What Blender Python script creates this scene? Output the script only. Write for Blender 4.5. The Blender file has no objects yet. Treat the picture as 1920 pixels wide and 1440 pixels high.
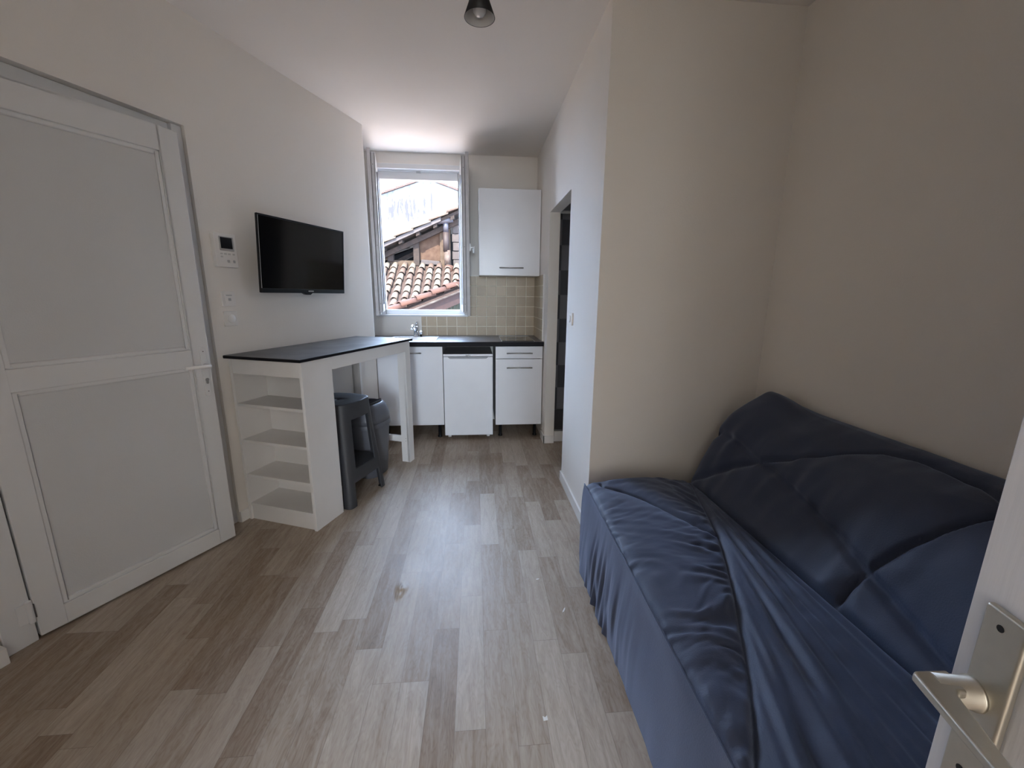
import bpy, bmesh, math, random
import numpy as np
from mathutils import Vector, Matrix
random.seed(7)
SC = bpy.context.scene
COL = SC.collection
# ------------------------------------------------------------------ camera
F_PX, PITCH, ROLL, YAW, CAM_H = 774.875, 12.1558, 0.4887, 5.1085, 1.3056
pt, rl, yw = map(math.radians, (PITCH, ROLL, YAW))
FW = Vector((math.sin(yw)*math.cos(pt), math.cos(yw)*math.cos(pt), -math.sin(pt)))
R0 = Vector((math.cos(yw), -math.sin(yw), 0)); U0 = R0.cross(FW)
RT = R0*math.cos(rl) + U0*math.sin(rl); UP = RT.cross(FW)
cd = bpy.data.cameras.new('camera'); cam = bpy.data.objects.new('camera', cd); COL.objects.link(cam)
cd.sensor_width = 36; cd.sensor_fit = 'HORIZONTAL'; cd.lens = F_PX/1920*36; cd.clip_start = .02; cd.clip_end = 200
cam.matrix_world = Matrix(((RT.x, UP.x, -FW.x, 0), (RT.y, UP.y, -FW.y, 0), (RT.z, UP.z, -FW.z, CAM_H), (0, 0, 0, 1)))
SC.camera = cam
# ------------------------------------------------------------------ world, sun, portal, exposure
SKY, SUN, GLOW, REAR_FILL, FAR_FILL, EXPO = 6.0, 14.0, 21.0, 14.5, 150.0, 1.07
w = bpy.data.worlds.new('world'); SC.world = w; w.use_nodes = True
bg = w.node_tree.nodes['Background']; bg.inputs[0].default_value = (.58, .75, 1.0, 1); bg.inputs[1].default_value = SKY
sd = bpy.data.lights.new('sun', 'SUN'); sd.energy = SUN; sd.angle = math.radians(.6); sd.color = (1, .93, .8)
sun = bpy.data.objects.new('sun', sd); COL.objects.link(sun)
sun.rotation_euler = (math.radians(40), math.radians(-14), 0)
# added fill lamp: very wide, soft directional light brightening the room through the window
gd = bpy.data.lights.new('window_fill', 'SUN'); gd.energy = GLOW; gd.angle = math.radians(85); gd.color = (.50, .68, 1.0)
glow = bpy.data.objects.new('window_fill', gd); COL.objects.link(glow)
glow.rotation_euler = Vector((-.52, math.cos(math.radians(30)), math.sin(math.radians(30)))).to_track_quat('Z', 'Y').to_euler()
# added fill lamp behind the camera, shining in through the doorway
hd = bpy.data.lights.new('rear_fill', 'AREA'); hd.shape = 'RECTANGLE'; hd.size = 1.6; hd.size_y = 2.0; hd.energy = REAR_FILL; hd.color = (1.0, .92, .84)
rear_lamp = bpy.data.objects.new('rear_fill', hd); COL.objects.link(rear_lamp); rear_lamp.location = (-.1, -2.0, 1.45); rear_lamp.rotation_euler = (math.radians(90), 0, 0)
# added lamp deep in the unseen corridor, brightening the kitchen fronts through the doorway
ed_ = bpy.data.lights.new('far_rear_fill', 'AREA'); ed_.shape = 'RECTANGLE'; ed_.size = .8; ed_.size_y = 1.5; ed_.energy = FAR_FILL; ed_.color = (.70, .84, 1.0)
hw_ = bpy.data.objects.new('far_rear_fill', ed_); COL.objects.link(hw_); hw_.location = (.0, -6.9, 1.85); hw_.rotation_euler = (math.radians(90), 0, 0)
pd = bpy.data.lights.new('window_portal', 'AREA'); pd.shape = 'RECTANGLE'; pd.size = .80; pd.size_y = 1.32
pd.cycles.is_portal = True
por = bpy.data.objects.new('window_portal', pd); COL.objects.link(por); por.location = (-.52, 4.45, 1.79)
por.rotation_euler = (math.radians(-90), 0, 0)
SC.view_settings.view_transform = 'Standard'; SC.view_settings.look = 'None'
SC.view_settings.gamma = 1; SC.view_settings.use_curve_mapping = False; SC.view_settings.exposure = EXPO
SC.cycles.max_bounces = 16; SC.cycles.diffuse_bounces = 12; SC.cycles.glossy_bounces = 5
SC.cycles.transmission_bounces = 8; SC.cycles.transparent_max_bounces = 12
SC.cycles.sample_clamp_indirect = 12; SC.cycles.use_denoising = True
SC.cycles.caustics_reflective = False; SC.cycles.caustics_refractive = False

# ------------------------------------------------------------------ helpers
MATS = {}
def mat(name, col, rough=.5, metal=0, noise=0, nscale=8, bump=0, bscale=60, spec=.5, vary=None, **kw):
    """procedural principled material: colour mottled by noise, optional noise bump (world-space)"""
    if name in MATS: return MATS[name]
    m = bpy.data.materials.new(name); m.use_nodes = True; N = m.node_tree.nodes; L = m.node_tree.links
    b = N['Principled BSDF']; b.inputs['Roughness'].default_value = rough; b.inputs['Metallic'].default_value = metal
    b.inputs['Specular IOR Level'].default_value = spec
    g = N.new('ShaderNodeNewGeometry')
    nz = N.new('ShaderNodeTexNoise'); nz.inputs['Scale'].default_value = nscale; nz.inputs['Detail'].default_value = 5
    L.new(g.outputs['Position'], nz.inputs['Vector'])
    mx = N.new('ShaderNodeMix'); mx.data_type = 'RGBA'
    c2 = vary if vary else tuple(c*(1-max(noise, .02)) for c in col)
    mx.inputs['A'].default_value = (*col, 1); mx.inputs['B'].default_value = (*c2, 1)
    cr = N.new('ShaderNodeMapRange'); cr.inputs['From Min'].default_value = .35; cr.inputs['From Max'].default_value = .65
    L.new(nz.outputs['Fac'], cr.inputs['Value']); L.new(cr.outputs['Result'], mx.inputs['Factor'])
    L.new(mx.outputs['Result'], b.inputs['Base Color'])
    if bump:
        n2 = N.new('ShaderNodeTexNoise'); n2.inputs['Scale'].default_value = bscale; n2.inputs['Detail'].default_value = 4
        L.new(g.outputs['Position'], n2.inputs['Vector'])
        bp = N.new('ShaderNodeBump'); bp.inputs['Strength'].default_value = bump; bp.inputs['Distance'].default_value = .002
        L.new(n2.outputs['Fac'], bp.inputs['Height']); L.new(bp.outputs['Normal'], b.inputs['Normal'])
    for k, v in kw.items(): b.inputs[k.replace('_', ' ')].default_value = v
    MATS[name] = m
    return m

class MB:
    def __init__(s): s.v = []; s.f = []; s.sm = []
    def add(s, vs, fs, smooth=False):
        o = len(s.v); s.v += [tuple(v) for v in vs]; s.f += [tuple(i+o for i in f) for f in fs]; s.sm += [smooth]*len(fs); return s
    def box(s, x0, x1, y0, y1, z0, z1):
        x0, x1 = sorted((x0, x1)); y0, y1 = sorted((y0, y1)); z0, z1 = sorted((z0, z1))
        return s.add([(x0,y0,z0),(x1,y0,z0),(x1,y1,z0),(x0,y1,z0),(x0,y0,z1),(x1,y0,z1),(x1,y1,z1),(x0,y1,z1)],
            [(3,2,1,0),(4,5,6,7),(0,1,5,4),(1,2,6,5),(2,3,7,6),(3,0,4,7)])
    def prism(s, poly, a, b, axis='y', smooth=False):
        """poly of 2D points extruded along axis from a to b. axis y: (x,z); x: (y,z); z: (x,y)"""
        n = len(poly); P = {'y': lambda p, t: (p[0], t, p[1]), 'x': lambda p, t: (t, p[0], p[1]), 'z': lambda p, t: (p[0], p[1], t)}[axis]
        vs = [P(p, a) for p in poly] + [P(p, b) for p in poly]
        fs = [tuple(range(n)), tuple(range(2*n-1, n-1, -1))]
        s.add(vs, fs); o = len(s.v)-2*n
        for i in range(n):
            j = (i+1) % n; s.f.append((o+i, o+n+i, o+n+j, o+j)); s.sm.append(smooth)
        return s
    def tube(s, pts, r, n=12, caps=True, flat=None):
        pts = [Vector(p) for p in pts]; rs = r if isinstance(r, (list, tuple)) else [r]*len(pts)
        vs = []; prev = None
        for i, p in enumerate(pts):
            t = (pts[min(i+1, len(pts)-1)] - pts[max(i-1, 0)]).normalized()
            if prev is None:
                a = Vector((0, 0, 1)) if abs(t.z) < .9 else Vector((1, 0, 0)); u = t.cross(a).normalized()
            else: u = (prev - t*prev.dot(t)).normalized()
            prev = u; vv = t.cross(u)
            for k in range(n):
                an = 2*math.pi*k/n; f = flat if flat else 1
                vs.append(p + u*math.cos(an)*rs[i] + vv*math.sin(an)*rs[i]*f)
        fs = [(i*n+k, i*n+(k+1) % n, (i+1)*n+(k+1) % n, (i+1)*n+k) for i in range(len(pts)-1) for k in range(n)]
        s.add(vs, fs, True)
        if caps:
            o = len(s.v)-len(vs); s.f += [tuple(o+k for k in range(n-1, -1, -1)), tuple(o+len(vs)-n+k for k in range(n))]; s.sm += [False]*2
        return s
    def lathe(s, prof, c=(0, 0, 0), n=32, sx=1, sy=1, axis='z', caps=True):
        vs = []
        for r, z in prof:
            for k in range(n):
                a = 2*math.pi*k/n; x, y = r*math.cos(a)*sx, r*math.sin(a)*sy
                p = {'z': (x, y, z), 'y': (x, z, y), 'x': (z, x, y)}[axis]
                vs.append((p[0]+c[0], p[1]+c[1], p[2]+c[2]))
        m = len(prof); fs = [(i*n+k, i*n+(k+1) % n, (i+1)*n+(k+1) % n, (i+1)*n+k) for i in range(m-1) for k in range(n)]
        s.add(vs, fs, True); o = len(s.v)-len(vs)
        if not caps: return s
        if prof[0][0] > 1e-5: s.f.append(tuple(o+k for k in range(n-1, -1, -1))); s.sm.append(False)
        if prof[-1][0] > 1e-5: s.f.append(tuple(o+(m-1)*n+k for k in range(n))); s.sm.append(False)
        return s
    def build(s, name, m, parent=None, bevel=0, seg=2, loc=None, rot=None):
        me = bpy.data.meshes.new(name); me.from_pydata(s.v, [], s.f); me.update()
        bm = bmesh.new(); bm.from_mesh(me); bmesh.ops.remove_doubles(bm, verts=bm.verts, dist=1e-6)
        bmesh.ops.recalc_face_normals(bm, faces=bm.faces); bm.to_mesh(me); bm.free()
        if len(me.polygons) == len(s.sm): me.polygons.foreach_set('use_smooth', s.sm)
        elif any(s.sm): me.polygons.foreach_set('use_smooth', [True]*len(me.polygons))
        me.materials.append(m)
        o = bpy.data.objects.new(name, me); COL.objects.link(o)
        if parent: o.parent = parent
        if loc: o.location = loc
        if rot: o.rotation_euler = rot
        if bevel:
            b = o.modifiers.new('bevel', 'BEVEL'); b.width = bevel; b.segments = seg; b.limit_method = 'ANGLE'; b.angle_limit = math.radians(40)
            b.harden_normals = True
        return o
def struct(o): o['kind'] = 'structure'; return o
def tag(o, label, cat, group=None):
    o['label'] = label; o['category'] = cat
    if group: o['group'] = group
    return o
def thing(name, label, cat, loc=(0, 0, 0), rz=0, group=None):
    o = bpy.data.objects.new(name, None); COL.objects.link(o); o.location = loc; o.rotation_euler = (0, 0, rz)
    o.empty_display_size = .1
    return tag(o, label, cat, group)
def rrect(w, h, r, n=5, cx=0, cy=0):
    pts = []
    for (sx, sy, a0) in ((1, 1, 0), (-1, 1, 90), (-1, -1, 180), (1, -1, 270)):
        for k in range(n+1):
            a = math.radians(a0 + 90*k/n); pts.append((cx+sx*(w/2-r)+r*math.cos(a), cy+sy*(h/2-r)+r*math.sin(a)))
    return pts
def text_mesh(body, size, m, parent, mtx, name='lettering', ext=.0004):
    cu = bpy.data.curves.new(name, 'FONT'); cu.body = body; cu.size = size; cu.extrude = ext; cu.align_x = 'CENTER'; cu.align_y = 'CENTER'
    tmp = bpy.data.objects.new(name, cu); COL.objects.link(tmp)
    dg = bpy.context.evaluated_depsgraph_get(); me = bpy.data.meshes.new_from_object(tmp.evaluated_get(dg))
    bpy.data.objects.remove(tmp); me.transform(mtx); me.materials.clear(); me.materials.append(m)
    o = bpy.data.objects.new(name, me); COL.objects.link(o); o.parent = parent; return o

# left wall frame: origin E, unit d (towards the kitchen), unit n (into the room); t counts back from E
ANG = math.radians(20.97); Dv = Vector((math.sin(ANG), math.cos(ANG), 0)); Nv = Vector((math.cos(ANG), -math.sin(ANG), 0))
E0 = Vector((-.8619, 3.6403, 0))
def LW(t, off=0, z=0): p = E0 - Dv*t + Nv*off; return Vector((p.x, p.y, z))
XR, YB, ZC, YA, XC, Y1, Y2, ZD = .609, 4.262, 2.587, 2.053, 1.51, 2.748, 3.503, 1.959

# ------------------------------------------------------------------ materials
WALLC = (.825, .79, .742)
M_wall = mat('wall_paint', WALLC, .75, noise=.03, nscale=1.5, bump=.25, bscale=180, spec=.25)
M_ceil = mat('ceiling_paint', (.80, .765, .73), .85, noise=.03, nscale=1.2, bump=.15, bscale=150, spec=.2)
M_trim = mat('white_trim', (.80, .79, .77), .45, noise=.02)
M_pvc = mat('white_pvc', (.74, .75, .76), .38, noise=.02, nscale=3)
M_pvcg = mat('aged_window_pvc', (.50, .49, .50), .45, noise=.12, nscale=14)
M_gask = mat('grey_gasket', (.12, .115, .12), .6)
M_panel = mat('door_panel_white', (.66, .67, .68), .42, noise=.04, nscale=2, bump=.2, bscale=240)
M_melam = mat('white_melamine', (.78, .77, .76), .4, noise=.02, bump=.06, bscale=300)
M_gloss = mat('white_lacquer', (.76, .77, .80), .32, noise=.01)
M_frdg = mat('fridge_white', (.80, .82, .86), .3, noise=.01)
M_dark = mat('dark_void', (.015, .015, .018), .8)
M_slate = mat('slate_laminate', (.055, .052, .056), .42, noise=.0, nscale=7, vary=(.115, .108, .108), bump=.2, bscale=90)
M_blkedge = mat('black_edge', (.008, .007, .010), .6, spec=.2)
M_work = mat('worktop_laminate', (.075, .073, .078), .33, nscale=9, vary=(.11, .105, .105), bump=.1, bscale=120)
M_steel = mat('brushed_steel', (.62, .62, .63), .3, 1, noise=.06, nscale=30)
M_chrome = mat('chrome', (.75, .76, .78), .08, 1)
M_handle = mat('handle_nickel', (.42, .41, .40), .35, 1)
M_black = mat('black_plastic', (.005, .005, .006), .4, spec=.3)
M_screen = mat('tv_screen', (.004, .004, .005), .12, spec=.6)
M_glassb = mat('black_glass', (.02, .02, .022), .12)
M_stool = mat('anthracite_plastic', (.040, .041, .046), .5, noise=.06, bump=.15, bscale=400)
M_bin = mat('grey_bin_plastic', (.115, .12, .14), .42, noise=.04, bump=.1, bscale=400)
M_lamp = mat('lamp_black', (.006, .006, .007), .5)
M_lampin = mat('lamp_inner_white', (.5, .49, .48), .5)
M_swit = mat('switch_white', (.82, .80, .77), .35)
M_swit2 = mat('intercom_grey', (.45, .45, .45), .4)
M_alu = mat('satin_champagne_aluminium', (.60, .57, .50), .42, 1, noise=.05, nscale=60)
M_bulb = mat('bulb_glass', (.55, .55, .55), .08, spec=.8)

def floor_material():
    m = bpy.data.materials.new('vinyl_planks'); m.use_nodes = True; N = m.node_tree.nodes; L = m.node_tree.links; b = N['Principled BSDF']
    g = N.new('ShaderNodeNewGeometry'); sp = N.new('ShaderNodeSeparateXYZ'); L.new(g.outputs['Position'], sp.inputs[0])
    def M(op, a, b_=None, c=None):
        n = N.new('ShaderNodeMath'); n.operation = op
        for i, v in enumerate((a, b_, c)):
            if v is None: continue
            if isinstance(v, (int, float)): n.inputs[i].default_value = v
            else: L.new(v, n.inputs[i])
        return n.outputs[0]
    W, LEN = .0955, .58
    u = M('DIVIDE', M('SUBTRACT', sp.outputs['X'], .0195), W); i = M('FLOOR', u); fu = M('FRACT', u)
    wn = N.new('ShaderNodeTexWhiteNoise'); wn.noise_dimensions = '1D'; L.new(M('MULTIPLY', i, 3.17), wn.inputs['W'])
    v = M('ADD', M('DIVIDE', sp.outputs['Y'], LEN), wn.outputs['Value']); j = M('FLOOR', v); fv = M('FRACT', v)
    cb = N.new('ShaderNodeCombineXYZ'); L.new(i, cb.inputs[0]); L.new(j, cb.inputs[1])
    w2 = N.new('ShaderNodeTexWhiteNoise'); w2.noise_dimensions = '2D'; L.new(cb.outputs[0], w2.inputs['Vector'])
    # grain: stretched noise, shifted per plank
    gx = N.new('ShaderNodeCombineXYZ'); L.new(M('MULTIPLY', sp.outputs['X'], 40), gx.inputs[0])
    L.new(M('MULTIPLY', sp.outputs['Y'], 5.0), gx.inputs[1]); L.new(M('MULTIPLY', w2.outputs['Value'], 37), gx.inputs[2])
    n1 = N.new('ShaderNodeTexNoise'); n1.inputs['Scale'].default_value = 1; n1.inputs['Detail'].default_value = 7; n1.inputs['Roughness'].default_value = .6
    n1.inputs['Distortion'].default_value = 1.1; L.new(gx.outputs[0], n1.inputs['Vector'])
    gy = N.new('ShaderNodeCombineXYZ'); L.new(M('MULTIPLY', sp.outputs['X'], 22), gy.inputs[0])
    L.new(M('MULTIPLY', sp.outputs['Y'], 5), gy.inputs[1]); L.new(M('MULTIPLY', w2.outputs['Value'], 91), gy.inputs[2])
    wv = N.new('ShaderNodeTexNoise'); wv.inputs['Scale'].default_value = 1; wv.inputs['Detail'].default_value = 3; L.new(gy.outputs[0], wv.inputs['Vector'])
    rings = M('ABSOLUTE', M('SINE', M('MULTIPLY', wv.outputs['Fac'], 42)))
    tone = M('ADD', M('ADD', M('ADD', M('MULTIPLY', w2.outputs['Value'], .40), M('MULTIPLY', n1.outputs['Fac'], .80)), -.04), M('MULTIPLY', rings, .10))
    r = N.new('ShaderNodeValToRGB'); e = r.color_ramp.elements
    e[0].position = .18; e[0].color = (.165, .110, .072, 1); e[1].position = 1.02; e[1].color = (.52, .455, .385, 1)
    for p_, c_ in ((.42, (.268, .200, .145, 1)), (.62, (.362, .295, .232, 1)), (.82, (.44, .375, .308, 1))):
        q = e.new(p_); q.color = c_
    L.new(tone, r.inputs[0])
    eu = M('MINIMUM', fu, M('SUBTRACT', 1, fu)); ev = M('MINIMUM', fv, M('SUBTRACT', 1, fv))
    edge = M('MINIMUM', M('MULTIPLY', eu, W), M('MULTIPLY', ev, LEN)); em = M('LESS_THAN', edge, .0009)
    mx = N.new('ShaderNodeMix'); mx.data_type = 'RGBA'; L.new(M('MULTIPLY', em, .38), mx.inputs['Factor'])
    L.new(r.outputs['Color'], mx.inputs['A']); mx.inputs['B'].default_value = (.09, .065, .05, 1)
    # knots
    vo = N.new('ShaderNodeTexVoronoi'); vo.inputs['Scale'].default_value = 3.1
    ms = N.new('ShaderNodeMapping'); ms.inputs['Scale'].default_value = (2.2, 1, 1); L.new(g.outputs['Position'], ms.inputs[0]); L.new(ms.outputs[0], vo.inputs['Vector'])
    kn = M('LESS_THAN', vo.outputs['Distance'], .022)
    m2 = N.new('ShaderNodeMix'); m2.data_type = 'RGBA'; L.new(M('MULTIPLY', kn, .6), m2.inputs['Factor']); L.new(mx.outputs['Result'], m2.inputs['A']); m2.inputs['B'].default_value = (.07, .045, .035, 1)
    L.new(m2.outputs['Result'], b.inputs['Base Color'])
    n3 = N.new('ShaderNodeTexNoise'); n3.inputs['Scale'].default_value = 2.5; L.new(g.outputs['Position'], n3.inputs['Vector'])
    L.new(M('ADD', M('MULTIPLY', n3.outputs['Fac'], .14), M('MULTIPLY', n1.outputs['Fac'], .10)), b.inputs['Roughness'])
    rr = M('ADD', M('ADD', M('MULTIPLY', n3.outputs['Fac'], .16), M('MULTIPLY', n1.outputs['Fac'], .12)), .33)
    L.new(rr, b.inputs['Roughness'])
    bp = N.new('ShaderNodeBump'); bp.inputs['Strength'].default_value = .35; bp.inputs['Distance'].default_value = .0012
    L.new(n1.outputs['Fac'], bp.inputs['Height'])
    nw = N.new('ShaderNodeTexNoise'); nw.inputs['Scale'].default_value = 5; nw.inputs['Detail'].default_value = 1; L.new(g.outputs['Position'], nw.inputs['Vector'])
    b2 = N.new('ShaderNodeBump'); b2.inputs['Strength'].default_value = .3; b2.inputs['Distance'].default_value = .004
    L.new(nw.outputs['Fac'], b2.inputs['Height']); L.new(b2.outputs['Normal'], bp.inputs['Normal'])
    L.new(bp.outputs['Normal'], b.inputs['Normal']); b.inputs['Specular IOR Level'].default_value = .45
    return m
M_floor = floor_material()

def tile_material(name, pitch, offs, c1, c2, grout, gw=.0035, axis='XZ', pz=None, checker=None, rough=.42):
    """square wall tiles with grout; offs shifts the grid; world-space"""
    m = bpy.data.materials.new(name); m.use_nodes = True; N = m.node_tree.nodes; L = m.node_tree.links; b = N['Principled BSDF']
    g = N.new('ShaderNodeNewGeometry'); sp = N.new('ShaderNodeSeparateXYZ'); L.new(g.outputs['Position'], sp.inputs[0])
    def M(op, a, b_=None):
        n = N.new('ShaderNodeMath'); n.operation = op
        for i, v in enumerate((a, b_)):
            if v is None: continue
            if isinstance(v, (int, float)): n.inputs[i].default_value = v
            else: L.new(v, n.inputs[i])
        return n.outputs[0]
    pz = pz or pitch
    u = M('DIVIDE', M('SUBTRACT', sp.outputs[axis[0]], offs[0]), pitch); v = M('DIVIDE', M('SUBTRACT', sp.outputs[axis[1]], offs[1]), pz)
    fu, fv, iu, iv = M('FRACT', u), M('FRACT', v), M('FLOOR', u), M('FLOOR', v)
    d = M('MINIMUM', M('MULTIPLY', M('MINIMUM', fu, M('SUBTRACT', 1, fu)), pitch), M('MULTIPLY', M('MINIMUM', fv, M('SUBTRACT', 1, fv)), pz))
    cb = N.new('ShaderNodeCombineXYZ'); L.new(iu, cb.inputs[0]); L.new(iv, cb.inputs[1])
    wn = N.new('ShaderNodeTexWhiteNoise'); wn.noise_dimensions = '2D'; L.new(cb.outputs[0], wn.inputs['Vector'])
    nz = N.new('ShaderNodeTexNoise'); nz.inputs['Scale'].default_value = 45; nz.inputs['Detail'].default_value = 5; L.new(g.outputs['Position'], nz.inputs['Vector'])
    f = M('ADD', M('MULTIPLY', wn.outputs['Value'], .5), M('MULTIPLY', nz.outputs['Fac'], .5))
    if checker: f = M('ADD', M('MULTIPLY', M('MODULO', M('ADD', M('ADD', iu, iv), 100), 2), .85), M('MULTIPLY', f, .15))
    mx = N.new('ShaderNodeMix'); mx.data_type = 'RGBA'; L.new(f, mx.inputs['Factor']); mx.inputs['A'].default_value = (*c1, 1); mx.inputs['B'].default_value = (*c2, 1)
    gm = M('LESS_THAN', d, gw)
    m2 = N.new('ShaderNodeMix'); m2.data_type = 'RGBA'; L.new(gm, m2.inputs['Factor']); L.new(mx.outputs['Result'], m2.inputs['A']); m2.inputs['B'].default_value = (*grout, 1)
    L.new(m2.outputs['Result'], b.inputs['Base Color'])
    sm = N.new('ShaderNodeMapRange'); sm.inputs['From Min'].default_value = gw*.7; sm.inputs['From Max'].default_value = gw*2.2; L.new(d, sm.inputs['Value'])
    bp = N.new('ShaderNodeBump'); bp.inputs['Strength'].default_value = .6; bp.inputs['Distance'].default_value = .0015
    L.new(M('ADD', sm.outputs['Result'], M('MULTIPLY', nz.outputs['Fac'], .35)), bp.inputs['Height']); L.new(bp.outputs['Normal'], b.inputs['Normal'])
    ro = M('ADD', M('MULTIPLY', gm, .4), rough); L.new(ro, b.inputs['Roughness'])
    return m
M_tile = tile_material('beige_tiles', .1, (.015, .891), (.52, .425, .295), (.39, .31, .212), (.84, .80, .68), .0032)
M_tiley = tile_material('beige_tiles_side', .1, (4.252, .891), (.52, .425, .295), (.39, .31, .212), (.84, .80, .68), .0032, 'YZ')
M_btile = tile_material('bathroom_tiles', .102, (.852, .12), (.34, .32, .33), (.11, .105, .115), (.24, .23, .24), .0015, 'XZ', .238, True, .3)

# ------------------------------------------------------------------ room shell
T = .20
struct(MB().box(-3.6, 3.2, -7.2, 4.6, -.12, 0).build('floor', M_floor))
struct(MB().box(-3.6, 3.2, -7.2, 4.6, ZC, ZC+.15).build('ceiling', M_ceil))
wl = MB(); DT0, DT1, DZ = 1.425, 2.385, 2.080      # embrasure of the left door
wl.box(-T, 0, 0, DT0, 0, ZC); wl.box(-T, 0, DT0, DT1, DZ, ZC); wl.box(-T, 0, DT1, 4.75, 0, ZC)
wl.v = [tuple(LW(y, x, z)) for x, y, z in wl.v]
struct(wl.build('wall_left', M_wall))
struct(MB().box(-1.25, -1.075, E0.y-.0, 4.262, 0, ZC).box(-1.25, E0.x, E0.y, E0.y+.0+.012, 0, ZC).build('wall_niche', M_wall))
WX0, WX1, WZ0, WZ1 = -.935, -.105, 1.100, 2.478    # window opening
wb = MB(); wb.box(-1.5, WX0, YB, YB+.22, 0, ZC); wb.box(WX1, 2.2, YB, YB+.22, 0, ZC); wb.box(WX0, WX1, YB, YB+.22, 0, WZ0); wb.box(WX0, WX1, YB, YB+.22, WZ1, ZC)
struct(wb.build('wall_back', M_wall))
TR = .086
wr = MB(); wr.box(XR, XR+TR, YA, Y1, 0, ZC); wr.box(XR, XR+TR, Y2, YB, 0, ZC); wr.box(XR, XR+TR, Y1, Y2, ZD, ZC)
struct(wr.build('wall_right', M_wall))
struct(MB().box(XR+TR, XC+.2, YA, YA+.09, 0, ZC).build('wall_alcove', M_wall))
struct(MB().box(XC, XC+.18, -.6, YA, 0, ZC).build('wall_bedside', M_wall))
# wall behind the camera with the doorway the camera looks through
wc = MB(); wc.box(-2.9, -.56, -.62, -.46, 0, ZC); wc.box(.325, 1.7, -.62, -.46, 0, ZC); wc.box(-.56, .325, -.62, -.46, 2.06, ZC)
struct(wc.build('wall_front', M_wall))
struct(MB().box(-1.4, -1.25, -7.1, -.62, 0, ZC).box(1.25, 1.4, -7.1, -.62, 0, ZC).box(-1.4, 1.4, -7.2, -7.05, 0, ZC).build('wall_corridor', M_wall))
# bathroom
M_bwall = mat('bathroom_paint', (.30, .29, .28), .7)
struct(MB().box(XR+TR, 1.75, 4.19, 4.262, 0, ZC).build('wall_shower', M_btile))
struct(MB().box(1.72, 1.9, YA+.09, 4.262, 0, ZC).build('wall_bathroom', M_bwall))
bt = thing('shower_tray', 'white shower tray seen low through the bathroom doorway', 'shower tray', (1.2, 3.86, 0))
MB().box(-.50, .5, -.335, .325, .0, .10).build('tray_body', M_trim, bt, .008)
MB().box(-.50, .5, -.335, .325, .10, .118).build('tray_rim', mat('tray_grey', (.16, .155, .15), .4), bt, .006)
tag(MB().tube([(XR+TR, 3.62, 1.985), (1.72, 3.62, 1.985)], .012, 12).build('shower_curtain_rod', M_trim), 'white shower curtain rod high inside the dark bathroom doorway', 'curtain rod')
# left wall baseboards, right wall baseboards
def lwbox(name, m, t0, t1, o0, o1, z0, z1, bevel=.002):
    b = MB().box(o0, o1, t0, t1, z0, z1); b.v = [tuple(LW(y, x, z)) for x, y, z in b.v]; return b.build(name, m, None, bevel)
struct(lwbox('baseboard_left', M_trim, .0, DT0, 0, .013, 0, .066))
struct(lwbox('baseboard_left_near', M_trim, DT1+.006, 4.3, 0, .050, 0, .066))
struct(MB().box(XR-.012, XR, YA, Y1, 0, .07).build('baseboard_right', M_trim, None, .002))
struct(MB().box(XR-.012, XR, Y2-.012, 3.66, 0, .07).box(XR-.012, XR+TR, Y2-.012, Y2, 0, .07).build('baseboard_jamb', M_trim, None, .002))
# tiled splashback
struct(MB().box(-.538, XR, YB-.009, YB, .89, 1.091).box(-.072, XR, YB-.009, YB, 1.091, 1.484).build('trim_backsplash', M_tile))
struct(MB().box(XR-.009, XR, 3.70, YB-.009, .89, 1.484).build('trim_backsplash_side', M_tiley))
struct(MB().box(-.544, -.538, YB-.011, YB, .89, 1.095).box(-.544, -.072, YB-.011, YB, 1.091, 1.096).box(-.077, -.072, YB-.011, YB, 1.091, 1.487).box(-.072, .04, YB-.011, YB, 1.484, 1.488).box(XR-.011, XR, 3.695, 3.70, .89, 1.487).build('trim_tile_edge', M_trim))

# ------------------------------------------------------------------ left door (white PVC, two panels), standing slightly open
dl = thing('door_1', 'white two-panel plastic door on the left wall, standing slightly ajar', 'door', LW(2.291, .015), -ANG)
dl['kind'] = 'structure'
# frame in wall axes: local x = n (room), local y = d ; hinge at local origin
fr = MB(); f0, f1 = -.085, -.012; yA, yB_ = 2.291-DT1+.0, 2.291-DT0
fr.box(f0, f1+.006, yA+.002, -.004, .0, DZ-.002); fr.box(f0, f1-.02, yB_-.05, yB_-.002, 0, DZ-.002); fr.box(f0, -.052, -.004, yB_-.05, DZ-.085, DZ-.002)
fr.box(f0, -.05, yA+.05, yB_-.03, 0, .02)
fr.build('door_frame', M_pvc, dl, .003)
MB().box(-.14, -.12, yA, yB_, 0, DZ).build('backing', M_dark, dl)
lf = bpy.data.objects.new('door_leaf', None); COL.objects.link(lf)
# leaf local axes: x along the leaf (hinge->latch), y = outward normal to the room is -? build in (s, out, z)
LA = math.atan2(.102, .738)
def leafbox(mb, s0, s1, z0, z1, o0, o1): return mb.box(s0, s1, o0, o1, z0, z1)
def leafxf(mb):
    # s along: d*cos + n*sin ; outward: n*cos - d*sin, in door_1 local axes (x=n, y=d)
    c, s_ = math.cos(LA), math.sin(LA)
    mb.v = [(x*s_+y*c, x*c-y*s_, z) for x, y, z in mb.v]; return mb
bpy.data.objects.remove(lf)
LWd, LH = .745, 2.000
st = MB(); TH = -.045
leafbox(st, 0, .075, .012, LH, TH, 0); leafbox(st, LWd-.078, LWd, .012, LH, TH, 0)
leafbox(st, .075, LWd-.078, .012, .095, TH, 0); leafbox(st, .075, LWd-.078, .952, 1.036, TH, 0); leafbox(st, .075, LWd-.078, LH-.098, LH, TH, 0)
leaf = leafxf(st).build('leaf_frame', M_pvc, dl, .004)
gb = MB()
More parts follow.
